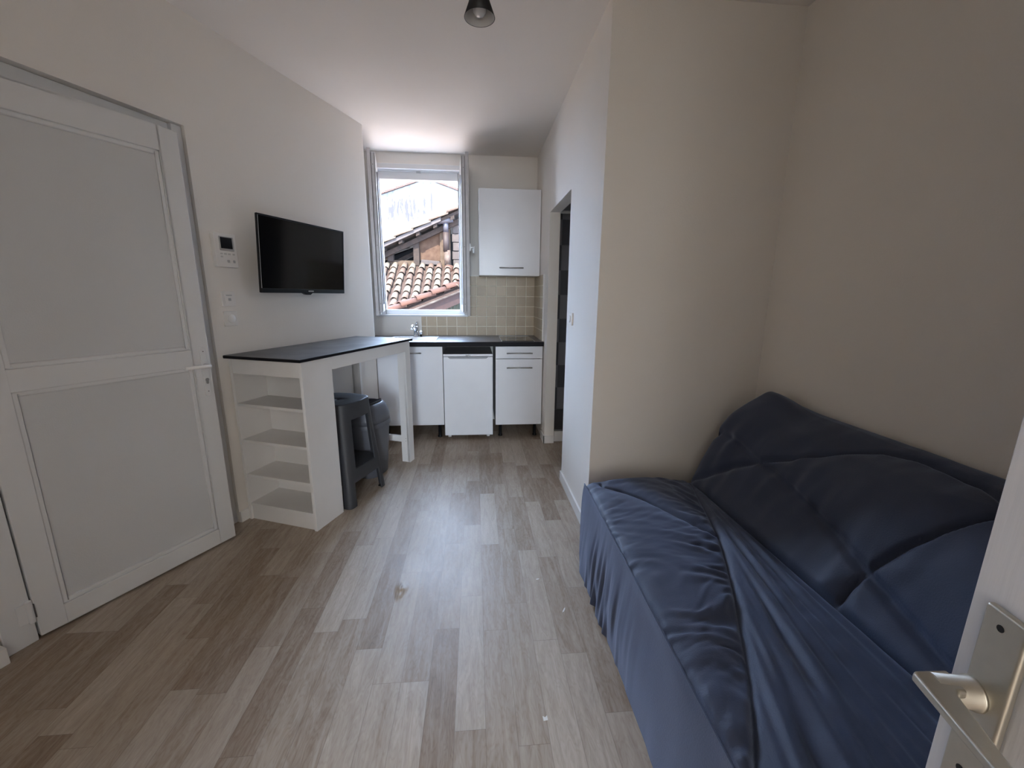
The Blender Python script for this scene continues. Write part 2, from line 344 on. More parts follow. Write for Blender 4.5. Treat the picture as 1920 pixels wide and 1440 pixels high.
for z0, z1 in ((.095, .952), (1.036, LH-.098)):
    a, b_ = .075, LWd-.078
    for q in ((a, a+.018, z0, z1), (b_-.018, b_, z0, z1)): leafbox(gb, q[0], q[1], q[2], q[3], -.03, -.006)
    leafbox(gb, a+.018, b_-.018, z0, z0+.018, -.03, -.006); leafbox(gb, a+.018, b_-.018, z1-.018, z1, -.03, -.006)
leafxf(gb).build('glazing_bead', M_pvc, dl, .007)
for z0, z1 in ((.095, .952), (1.036, LH-.098)):
    p = MB(); leafbox(p, .092, LWd-.095, z0+.016, z1-.016, -.034, -.016); leafxf(p).build('door_panel', M_panel, dl)
pl = MB(); pl.prism(rrect(.028, .245, .0135, 6, .712, .925), .0, .008, 'y'); ho = leafxf(pl).build('handle_plate', M_pvc, dl, .002)
kh = MB(); kh.prism(rrect(.012, .026, .0058, 5, .713, .878), .0075, .0092, 'y'); kh.lathe([(.0085, .0075), (.0085, .0094)], (.713, 0, .886), 16, axis='y')
leafxf(kh).build('keyhole', M_handle, ho)
for zz in (1.025, .828):
    leafxf(MB().lathe([(.0025, .008), (.0025, .0088)], (.712, 0, zz), 10, axis='y')).build('screw', M_gask, ho)
lv = MB(); lv.tube([(.713, .006, .957), (.713, .045, .957), (.706, .056, .957), (.694, .058, .958), (.655, .058, .960), (.60, .056, .961)], [.010, .0095, .0095, .0092, .0085, .0075], 14, flat=1)
leafxf(lv).build('door_handle', mat('handle_white', (.86, .86, .86), .25), ho)
for zz in (.13, 1.0, 1.85):
    h = MB(); h.tube([(-.012, .004, zz-.045), (-.012, .004, zz+.045)], .010, 12); h.box(-.045, -.012, -.004, .006, zz-.04, zz+.04)
    leafxf(h).build('hinge', M_pvc, dl, .002)
leafxf(MB().box(-.004, .002, -.002, .006, .10, .155)).build('hinge_gap', M_gask, dl)

# ------------------------------------------------------------------ wall devices on the left wall
ic = thing('intercom', 'white video intercom with small dark screen above two switches', 'intercom', LW(1.31, 0, 1.523), -ANG)
MB().prism(rrect(.125, .172, .008), 0, .026, 'x').build('housing', M_swit, ic, .004)
MB().prism(rrect(.082, .072, .003, 3, .004, .034), .025, .029, 'x').build('screen_bezel', M_swit2, ic, .0015)
MB().prism(rrect(.066, .056, .001, 2, .002, .037), .0285, .0305, 'x').build('screen', M_black, ic)
for k, (yy, zz, ww) in enumerate(((-.03, -.018, .012), (-.008, -.018, .014), (.014, -.018, .014), (.04, -.018, .012), (-.03, -.033, .012), (.005, -.055, .014), (.038, -.055, .012))):
    MB().prism(rrect(ww, .008 if zz > -.05 else .014, .002, 2, yy, zz), .0255, .0275, 'x').build('button', mat('button_grey', (.60, .59, .57), .4) if zz > -.05 else M_swit2, ic)
s1 = thing('wall_socket', 'white square data socket plate between the intercom and the round dimmer', 'socket', LW(1.318, 0, 1.273), -ANG)
MB().prism(rrect(.078, .080, .004), 0, .009, 'x').build('plate', M_swit, s1, .002)
MB().prism(rrect(.050, .050, .003), .009, .0115, 'x').build('insert', M_swit, s1, .001)
MB().prism(rrect(.016, .014, .001, 2, .002, -.004), .0113, .0122, 'x').build('port', M_swit2, s1)
MB().prism(rrect(.034, .005, .001, 2, 0, .018), .0113, .0122, 'x').build('label_strip', M_swit2, s1)
s2 = thing('light_switch', 'white square light switch with raised round button, beside the left door', 'light switch', LW(1.320, 0, 1.167), -ANG)
MB().prism(rrect(.078, .080, .004), 0, .009, 'x').build('plate', M_swit, s2, .002)
MB().lathe([(.0225, .009), (.0225, .0135), (.021, .0150), (0, .0155)], n=28, axis='x').build('button', mat('switch_button', (.86, .85, .83), .3), s2)
s3 = thing('light_switch', 'white square light switch on the bright wall beside the bathroom doorway', 'light switch', (XR, 2.615, 1.160), math.pi)
MB().prism(rrect(.10, .078, .004), 0, .009, 'x').build('plate', M_swit, s3, .002)
MB().lathe([(.022, .009), (.022, .0130), (.020, .0145), (0, .015)], n=28, axis='x').build('button', M_swit, s3)

# ------------------------------------------------------------------ television
tv = thing('television', 'black flat-screen television tilted down from a bracket on the left wall', 'television', LW(.8255, .100, 1.519), -ANG)
tilt = math.radians(4)
def tvx(mb):
    c, s_ = math.cos(tilt), math.sin(tilt); mb.v = [(x*c+z*s_, y, z*c-x*s_) for x, y, z in mb.v]; return mb
tvx(MB().box(-.010, 0, -.358, .358, -.213, .213)).build('casing', M_black, tv, .004)
tvx(MB().box(-.001, .0015, -.350, .350, -.188, .204)).build('screen', M_screen, tv)
fb = MB(); fb.box(-.001, .005, -.358, -.351, -.213, .213).box(-.001, .005, .351, .358, -.213, .213).box(-.001, .006, -.35, .35, .204, .213).box(-.001, .006, -.35, .35, -.213, -.188)
tvx(fb).build('bezel', M_black, tv, .0012)
tvx(MB().box(.0045, .0056, -.3535, -.351, -.187, .204)).build('bezel_edge', mat('bezel_grey', (.55, .55, .56), .3), tv)
tvx(MB().prism([(-.035, -.213), (.045, -.213), (.028, -.224), (-.012, -.224)], -.020, .002, 'x')).build('sensor_housing', M_black, tv, .002)
tvx(MB().prism(rrect(.046, .0075, .002, 3, .026, -.2005), .0058, .0066, 'x')).build('maker_badge', mat('badge_grey', (.42, .42, .42), .4), tv)
tvx(MB().box(-.05, -.010, -.20, .20, -.12, .12)).build('rear_housing', M_black, tv, .01)
MB().box(-.099, -.092, -.06, .06, -.09, .09).box(-.092, -.045, -.02, .02, -.06, .06).build('wall_bracket', M_black, tv, .002)

# ------------------------------------------------------------------ high table with shelves
tb = thing('bar_table', 'white high table with slate-look top and open end shelves along the left wall', 'table', LW(1.378, 0, 0), -ANG)
# local x = n, y = d from the near end
W_, Ln, Zt = .495, 1.095, .976
MB().box(.012, W_+.014, -.022, Ln+.02, Zt-.014, Zt).build('table_top', M_slate, tb, .0015)
ed = MB().box(.011, W_+.0155, -.0235, Ln+.0215, Zt-.0165, Zt-.0022); ed.build('top_edge', M_blkedge, tb, .001)
MB().box(.018, .036, 0, .225, 0, Zt-.017).build('side_panel', M_melam, tb, .001)
MB().box(W_-.018, W_, 0, .225, 0, Zt-.017).build('side_panel', M_melam, tb, .001)
MB().box(.036, W_-.018, .209, .225, 0, Zt-.017).build('back_panel', M_melam, tb, .001)
MB().box(.036, W_-.018, .004, .022, .874, Zt-.017).build('end_rail', M_melam, tb, .001)
for z in (.705, .494, .285, .104):
    MB().box(.036, W_-.018, .004, .209, z-.016, z).build('shelf', M_melam, tb, .001)
MB().box(.036, W_-.018, .010, .026, 0, .088).build('plinth', M_melam, tb, .001)
MB().box(W_-.02, W_, .225, Ln-.065, .884, Zt-.017).build('apron', M_melam, tb, .001)
MB().box(.018, .038, .225, Ln-.065, .884, Zt-.017).build('apron', M_melam, tb, .001)
for x0 in (.018, W_-.07):
    l = MB().box(x0, x0+.07, Ln-.067, Ln-.047, 0, Zt-.017)
    xs = (x0, x0+.02) if x0 < .1 else (x0+.05, x0+.07)
    l.box(xs[0], xs[1], Ln-.067, Ln, 0, Zt-.017); l.build('leg', M_melam, tb, .001)
MB().box(.088, W_-.07, Ln-.062, Ln-.044, .162, .212).build('stretcher', M_melam, tb, .001)
sc_ = MB()
for zz in (.175, .195): sc_.lathe([(.004, 0), (.004, .001)], (W_-.010-.02, Ln-.0685, zz), 10, axis='y')
sc_.build('screw_cap', M_swit2, tb)

# ------------------------------------------------------------------ stool (moulded, four cut-out sides)
def stool():
    s = thing('bar_stool', 'tall anthracite moulded plastic stool tucked half under the white table', 'stool', LW(.935, .340, 0), -ANG)
    H, ht, hb, rc = .648, .147, .192, .045
    # vertical stations: z, (for every side the u-range kept)
    def ring_pt(side, u, z):
        k = 1 - z/H; h = ht + (hb-ht)*k**1.15; r = .055*(1-k)+.030*k
        # side param u in [-1,1] -> along the side incl. half of each corner arc
        lin = h - r; tot = lin + r*math.pi/4; a = abs(u)*tot
        if a <= lin: x, y = a, h + .012*(1-(a/lin)**2)*(z/H)**2
        else:
            th = (a-lin)/r; x, y = lin + r*math.sin(th), lin + r*math.cos(th)
        x = math.copysign(x, u)
        c, sn = [(1, 0), (0, 1), (-1, 0), (0, -1)][side]
        return (y*c + x*sn*-1, y*sn + x*c, z)
    us = [-1, -.93, -.86, -.79, -.72, -.66, -.60, -.54, -.40, -.2, 0, .2, .40, .54, .60, .66, .72, .79, .86, .93, 1]
    def bounds(u):   # solid z-intervals at |u|
        a = abs(u)
        return a
    zs_top, zs_hole_t, zs_hole_b = H, .545, .235
    vs = []; fs = []; idx = {}
    def vid(side, i, z):
        k = (side % 4, i, round(z, 5))
        if i == len(us)-1: k = ((side+1) % 4, 0, round(z, 5))
        if k not in idx: idx[k] = len(vs); vs.append(ring_pt(k[0], us[k[1]], z))
        return idx[k]
    def legw(z):  # |u| beyond which a leg is solid
        return .50 + .20*max(0, (.30-z)/.30) if z < .30 else .50
    for side in range(4):
        for i in range(len(us)-1):
            um = (us[i]+us[i+1])/2; a = abs(um)
            # rows: shared z list for everything so that vertices match
            rows = [0, .03, .06, .09, .12, .15, .18, .205, .235, .30, .36, .42, .48, .515, .545, .58, .615, .635, H]
            for k in range(len(rows)-1):
                z0, z1 = rows[k], rows[k+1]; zm = (z0+z1)/2
                if .235 < zm < .545: solid = a > .60 - .0
                elif zm >= .545: solid = True
                else:
                    solid = zm > .135
                    if a >= .72: solid = True
                if solid: fs.append((vid(side, i, z0), vid(side, i+1, z0), vid(side, i+1, z1), vid(side, i, z1)))
    # taper the legs: pull bottom vertices towards the corners handled by 'a >= .72' strip
    b = MB(); b.add(vs, fs, True)
    body = b.build('stool_frame', M_stool, s)
    so = body.modifiers.new('solid', 'SOLIDIFY'); so.thickness = .009; so.offset = -1
    bv = body.modifiers.new('bevel', 'BEVEL'); bv.width = .003; bv.segments = 2; bv.limit_method = 'ANGLE'; bv.angle_limit = math.radians(50)
    # seat
    rim = [ring_pt(sd_, u, H) for sd_ in range(4) for u in us[:-1]]
    st_ = MB(); n = len(rim); vs2 = []
    levels = [(1.0, -.018), (1.0, -.003), (.985, .001), (.93, .0015), (.7, -.002), (.4, -.004), (.11, -.005)]
    for sc, dz in levels: vs2 += [(x*sc, y*sc, H+dz) for x, y, z in rim]
    # last ring round (hole)
    for k in range(n):
        a = math.atan2(rim[k][1], rim[k][0]); vs2[(len(levels)-1)*n+k] = (.010*math.cos(a), .010*math.sin(a), H-.005)
    vs2 += [(.010*math.cos(math.atan2(rim[k][1], rim[k][0])), .010*math.sin(math.atan2(rim[k][1], rim[k][0])), H-.03) for k in range(n)]
    f2 = [(i*n+k, i*n+(k+1) % n, (i+1)*n+(k+1) % n, (i+1)*n+k) for i in range(len(levels)) for k in range(n)]
    st_.add(vs2, f2, True); st_.build('seat', M_stool, s)
    MB().lathe([(.0105, H-.012), (.0105, H-.011)], n=20).build('seat_hole', M_dark, s)
    # underside footrest plate
    hb2 = ht+(hb-ht)*(1-.2/H)**1.15 - .012
    MB().prism(rrect(2*hb2, 2*hb2, .03), .228, .236, 'z').build('foot_shelf', M_stool, s)
    for a in range(4):
        c, sn = [(1, 1), (-1, 1), (-1, -1), (1, -1)][a]
        MB().prism(rrect(.03, .03, .008, 3, c*(hb-.028), sn*(hb-.028)), 0, .006, 'z').build('foot_pad', M_black, s)
    return s
stool()

# ------------------------------------------------------------------ bin
def bin_():
    b = thing('waste_bin', 'grey swing-lid plastic bin standing behind the dark stool', 'bin', LW(.60, .312, 0), -ANG)
    def se(r, n=48, p=3.2):
        out = []
        for k in range(n):
            a = 2*math.pi*k/n; c, s_ = math.cos(a), math.sin(a)
            q = (abs(c)**p+abs(s_)**p)**(-1/p); out.append((r[0]*q*c, r[1]*q*s_))
        return out
    def loft(levels):
        m = MB(); vs = []; n = 48
        for rx, ry, z in levels: vs += [(x, y, z) for x, y in se((rx, ry))]
        fs = [(i*n+k, i*n+(k+1) % n, (i+1)*n+(k+1) % n, (i+1)*n+k) for i in range(len(levels)-1) for k in range(n)]
        m.add(vs, fs, True); m.f += [tuple(range(n-1, -1, -1)), tuple((len(levels)-1)*n+k for k in range(n))]; m.sm += [False]*2
        return m
    loft([(.095, .115, 0), (.10, .12, .006), (.122, .145, .36), (.124, .147, .395)]).build('bin_body', M_bin, b, .002)
    loft([(.124, .147, .372), (.131, .154, .374), (.132, .155, .397), (.129, .152, .405)]).build('rim_band', M_bin, b, .001)
    # domed lid with an oval swing opening
    dome = MB(); vs = []; n = 48
    prof = [(1.0, .405), (.985, .435), (.95, .470), (.89, .50), (.81, .523), (.73, .537), (.66, .543)]
    for sc, z in prof: vs += [(x*sc, y*sc, z) for x, y in se((.129, .152))]
    fs = [(i*n+k, i*n+(k+1) % n, (i+1)*n+(k+1) % n, (i+1)*n+k) for i in range(len(prof)-1) for k in range(n)]
    dome.add(vs, fs, True); d_ = dome.build('lid', M_bin, b); so = d_.modifiers.new('s', 'SOLIDIFY'); so.thickness = .004
    fl = MB(); vs = []
    for sc, z in ((.66, .538), (.58, .515), (.45, .500), (.2, .492), (.02, .490)): vs += [(x*sc, y*sc, z + .03*x*sc/.13) for x, y in se((.129, .152))]
    fs = [(i*n+k, i*n+(k+1) % n, (i+1)*n+(k+1) % n, (i+1)*n+k) for i in range(4) for k in range(n)]
    fl.add(vs, fs, True); fl.build('swing_flap', M_bin, b)
bin_()

# ------------------------------------------------------------------ kitchen
YF = 3.657
SX0, SX1, SY0, SY1 = -.762, -.393, 3.768, 4.027
wt = tag(MB().box(-1.07, SX0, 3.637, YB-.0095, .860, .900).box(SX1, XR-.002, 3.637, YB-.0095, .860, .900).box(SX0, SX1, 3.637, SY0, .860, .900).box(SX0, SX1, SY1, YB-.0095, .860, .900).build('worktop', M_work, None, .002), 'dark slate-look kitchen worktop running below the window', 'worktop')
MB().box(-1.07, XR-.003, 3.6355, 3.637, .861, .899).build('front_edge', M_blkedge, wt)
def bar_handle(par, x0, x1, z, y=YF):
    h = MB(); h.tube([(x0, y-.028, z), (x1, y-.028, z)], .0055, 10)
    for x in (x0+.018, x1-.018): h.tube([(x, y+.001, z), (x, y-.028, z)], .0045, 8)
    return h.build('handle', M_handle, par)
def cab(name, label, x0, x1, z0, z1, y0, y1, cat):
    c = thing(name, label, cat, (x0, y0, 0)); 
    b = MB(); th = .016; X1 = x1-x0; yo = .019; D = y1-y0
    b.box(.002, .002+th, yo, D, z0, z1); b.box(X1-th-.002, X1-.002, yo, D, z0, z1); b.box(.018, X1-.018, yo, D, z0, z0+th); b.box(.018, X1-.018, yo, yo+.04, z1-th, z1); b.box(.018, X1-.018, D-.05, D, z1-th, z1); b.box(.018, X1-.018, D-.01, D, z0+th, z1-th)
    b.build('carcass', M_melam, c, .0008)
    return c, X1
def front(par, w0, w1, z0, z1, name='door'):
    return MB().box(w0, w1, 0, .018, z0, z1).build(name, M_gloss, par, .0015)
c1, wd = cab('sink_cabinet', 'white base cabinet under the sink, left of the fridge', -.861, -.289, .137, .858, YF, 4.23, 'cabinet')
dr = front(c1, .002, wd-.002, .139, .856)
h = MB(); h.tube([(.255, -.028, .802), (.388, -.028, .802)], .0055, 10); [h.tube([(x, .001, .802), (x, -.028, .802)], .0045, 8) for x in (.273, .370)]; h.build('handle', M_handle, dr)
for x in (.05, wd-.05):
    for y in (.08, .50): MB().lathe([(.02, 0), (.02, .01), (.014, .015), (.014, .137)], (x, y, 0), 16).build('cabinet_foot', M_black, c1)
c2, wd = cab('drawer_cabinet', 'white base cabinet with drawer above door, right of the fridge', .176, .603, .128, .858, YF, 4.23, 'cabinet')
d1 = front(c2, .002, wd-.002, .748, .856, 'drawer'); d2 = front(c2, .002, wd-.002, .130, .743)
for par, z in ((d1, .798), (d2, .667)):
    h = MB(); h.tube([(.100, -.028, z), (.331, -.028, z)], .0055, 10); [h.tube([(x, .001, z), (x, -.028, z)], .0045, 8) for x in (.12, .311)]; h.build('handle', M_handle, par)
for x in (.05, wd-.05):
    for y in (.08, .50): MB().lathe([(.02, 0), (.02, .01), (.014, .015), (.014, .128)], (x, y, 0), 16).build('cabinet_foot', M_black, c2)
c3, wd = cab('wall_cabinet', 'white wall cabinet hung high to the right of the window', .040, .604, 1.480, 2.230, 3.95, YB, 'cabinet')
d3 = front(c3, .001, wd-.001, 1.481, 2.229)
h = MB(); h.tube([(.186, -.028, 1.55), (.408, -.028, 1.55)], .0055, 10); [h.tube([(x, .001, 1.55), (x, -.028, 1.55)], .0045, 8) for x in (.206, .388)]; h.build('handle', M_handle, d3)
# fridge
fg = thing('refrigerator', 'white under-counter refrigerator standing between the two base cabinets', 'refrigerator', (-.288, YF-.012, 0))
MB().box(.006, .436, .055, .52, .030, .785).build('fridge_body', M_frdg, fg, .004)
MB().box(.004, .438, .003, .52, .770, .792).build('top_panel', mat('fridge_top', (.30, .30, .32), .5), fg, .003)
fd = MB(); fd.box(.003, .440, 0, .05, .040, .7675)
fdo = fd.build('fridge_door', M_frdg, fg, .004, 3)
MB().box(.003, .440, -.004, .05, .7715, .792).build('door_cap', M_frdg, fg, .002)
MB().prism([(.042, .767), (.400, .767), (.383, .750), (.060, .750)], -.0035, .0015, 'y').build('grip_recess_shade', mat('grip_shade_grey', (.34, .355, .38), .5), fdo, .002)  # shade of the grip recess painted as a darker inlay
text_mesh('beko', .021, M_black, fdo, Matrix.Translation((.2225, -.0052, .7815)) @ Matrix.Rotation(math.pi/2, 4, 'X'), 'maker_lettering')
for x in (.04, .40): MB().lathe([(.016, 0), (.016, .012), (.01, .014), (.01, .04)], (x, .09, 0), 14).build('fridge_foot', M_trim, fg)
# sink
sk = thing('sink', 'stainless steel inset sink in the worktop under the window', 'sink', (-.79, 3.735, .900))
x0, x1, y0, y1 = 0, .435, 0, .385
s_ = MB(); s_.box(x0, x1, y0, .035, 0, .004).box(x0, x1, .29, y1, 0, .004).box(x0, .03, .035, .29, 0, .004).box(x1-.04, x1, .035, .29, 0, .004); s_.build('sink_rim', M_steel, sk, .0015)
bw = MB(); z0 = -.13; bw.add([(.03, .035, .003), (.395, .035, .003), (.395, .29, .003), (.03, .29, .003), (.05, .055, z0), (.375, .055, z0), (.375, .27, z0), (.05, .27, z0)], [(0, 1, 5, 4), (1, 2, 6, 5), (2, 3, 7, 6), (3, 0, 4, 7), (4, 5, 6, 7)])
b_ = bw.build('sink_bowl', M_steel, sk)
fc = thing('kitchen_tap', 'chrome single-lever kitchen tap at the back of the sink', 'tap', (-.575, 4.085, .904))
MB().lathe([(.026, 0), (.026, .006), (.019, .010), (.019, .075), (.022, .085), (.020, .098), (0, .104)], n=24).build('tap_body', M_chrome, fc)
MB().tube([(0, -.01, .045), (-.004, -.04, .085), (-.008, -.08, .108), (-.010, -.13, .112), (-.012, -.165, .098), (-.012, -.172, .085)], [.011, .011, .0105, .010, .010, .010], 14).build('spout', M_chrome, fc)
MB().tube([(.002, 0, .098), (.008, -.02, .125), (.022, -.055, .142)], [.009, .007, .006], 12).build('lever', M_chrome, fc)
pk = thing('sink_plug_knob', 'small round chrome and black knob beside the tap', 'knob', (-.527, 4.09, .904))
MB().lathe([(.010, 0), (.010, .014), (.006, .016), (.006, .022)], n=18).build('base', M_black, pk)
kb = MB().lathe([(0, -.017), (.010, -.013), (.016, -.004), (.0175, .003), (.016, .011), (.009, .017), (0, .019)], (0, 0, .037), 20).build('ball', M_chrome, pk)
hb = thing('hob', 'black glass two-ring hob set in the right end of the worktop', 'hob', (.235, 3.682, .900))
MB().box(0, .29, 0, .43, 0, .005).build('glass_plate', M_glassb, hb, .0015)
MB().box(-.003, 0, -.002, .432, 0, .0055).box(.29, .293, -.002, .432, 0, .0055).box(0, .29, .43, .432, 0, .0055).build('metal_trim', M_steel, hb)
for yy, r in ((.13, .075), (.31, .09)): MB().lathe([(r, .0050), (r, .0056), (r-.003, .0056), (r-.003, .0050)], (.145, yy, 0), 40, caps=False).build('ring_mark', mat('ring_grey', (.12, .12, .12), .4), hb)

# ------------------------------------------------------------------ window
wn = thing('window_1', 'white two-sash window opened inward on to tiled roofs', 'window', (-.52, YB, WZ0)); wn['kind'] = 'structure'
ox, oz = -.52, WZ0
f = MB(); fy0, fy1 = .045, .115
f.box(WX0-ox, WX0-ox+.045, fy0, fy1, 0, WZ1-oz); f.box(WX1-ox-.045, WX1-ox, fy0, fy1, 0, WZ1-oz)
f.box(WX0-ox+.045, WX1-ox-.045, fy0, fy1, 0, .052); f.box(WX0-ox+.045, WX1-ox-.045, fy0, fy1, WZ1-oz-.112, WZ1-oz)
f.box(WX0-ox+.03, WX1-ox-.03, fy0-.012, fy0, WZ1-oz-.045, WZ1-oz-.002)
f.build('window_frame', M_pvc, wn, .003)
MB().box(WX0-ox-.03, WX1-ox+.035, -.012, .05, -.014, .006).build('window_sill', M_pvc, wn, .003)
MB().box(WX0-ox-.008, WX1-ox+.008, -.006, .045, WZ1-oz-.030, WZ1-oz+.012).build('head_trim', M_pvc, wn, .002)
MB().box(-.02, .02, fy0-.016, fy0, WZ1-oz-.052, WZ1-oz-.040).build('keeper', M_swit2, wn)
def sash(hx, near, flip, label):
    """hx hinge x, near: (x,y) of the free edge; the sash stands opened into the room"""
    h0 = Vector((hx-ox, -.012+.055, 0)); n1 = Vector((near[0]-ox, near[1]-YB, 0)); u = (n1-h0); Wd = u.length; u.normalize(); v = Vector((u.y, -u.x, 0))*flip
    def xf(mb): mb.v = [tuple(h0 + u*x + v*y + Vector((0, 0, z))) for x, y, z in mb.v]; return mb
    z0, z1 = .045, WZ1-oz-.010; th = .060; hw = .062
    s = MB(); s.box(0, hw, 0, th, z0, z1).box(Wd-hw, Wd, 0, th, z0, z1).box(hw, Wd-hw, 0, th, z0, z0+hw).box(hw, Wd-hw, 0, th, z1-hw, z1)
    so = xf(s).build('sash', M_pvcg, wn, .003)
    # overlap rebate on the room side of the profile
    r = MB(); r.box(Wd, Wd+.014, th*.62, th, z0-.03, z1+.02).box(.0, Wd, th, th+.006, z0-.03, z0+hw-.01).box(.0, Wd, th, th+.006, z1-hw+.01, z1+.02).box(Wd-hw+.01, Wd+.014, th, th+.006, z0-.03, z1+.02).box(0, hw-.01, th, th+.006, z0-.03, z1+.02)
    xf(r).build('rebate', M_pvcg, so, .002)
    g = MB(); g.box(Wd-.0008, Wd+.0012, th*.10, th*.16, z0+.01, z1-.01).box(Wd-.0008, Wd+.0012, th*.52, th*.60, z0+.01, z1-.01); xf(g).build('gasket', M_gask, so)
    e = MB()
    for zz in (.12, .62, z1-.1): e.lathe([(.0035, Wd), (.0035, Wd+.002)], (0, th*.35, zz), 8, axis='x')
    xf(e).build('screw', M_gask, so)
    m = bpy.data.materials.get('window_glass')
    if not m:
        m = bpy.data.materials.new('window_glass'); m.use_nodes = True; N = m.node_tree.nodes; b = N['Principled BSDF']
        b.inputs['Base Color'].default_value = (.95, .98, .97, 1); b.inputs['Roughness'].default_value = .02; b.inputs['Transmission Weight'].default_value = 1; b.inputs['IOR'].default_value = 1.02
    xf(MB().box(hw-.004, Wd-hw+.004, th*.4, th*.5, z0+hw-.004, z1-hw+.004)).build('pane', m, so)
    return so, xf, Wd, th
sash(-.897, (-.822, 3.865), 1, 'l')
so, xf, Wd, th = sash(-.137, (-.110, 3.865), -1, 'r')
hh = MB(); hh.prism(rrect(.026, .07, .006, 3, Wd-.03, .62), th+.006, th+.018, 'y'); hh.tube([(Wd-.03, th+.016, .62), (Wd-.03, th+.050, .62)], .008, 10); hh.tube([(Wd-.03, th+.045, .628), (Wd-.03, th+.047, .60), (Wd-.03, th+.047, .57)], [.009, .009, .007], 10)
xf(hh).build('sash_handle', M_pvc, so, .001)

# ------------------------------------------------------------------ ceiling lamp
lp = thing('ceiling_spotlight', 'black cone spotlight with bulb hanging from the ceiling', 'lamp', (.030, 1.945, ZC))
sh = MB().lathe([(.0245, -.095), (.034, -.115), (.0625, -.190), (.0605, -.190), (.032, -.117), (.022, -.100), (0.0, -.098)], n=40, caps=False); sh.build('lamp_shade', M_lamp, lp)
MB().lathe([(.0600, -.1895), (.0315, -.118), (.0225, -.101), (0, -.100)], n=40, caps=False).build('shade_lining', M_lampin, lp)
MB().lathe([(.024, -.096), (.024, -.05), (.012, -.044), (.012, 0)], n=24).build('lamp_stem', M_lamp, lp)
MB().lathe([(.045, 0), (.045, -.012), (.040, -.018), (0, -.019)], n=32).build('ceiling_rose', M_lamp, lp)
MB().lathe([(.0, -.100), (.014, -.104), (.016, -.125), (.024, -.142), (.0285, -.158), (.026, -.172), (.016, -.183), (0, -.187)], n=28).build('bulb', M_bulb, lp)

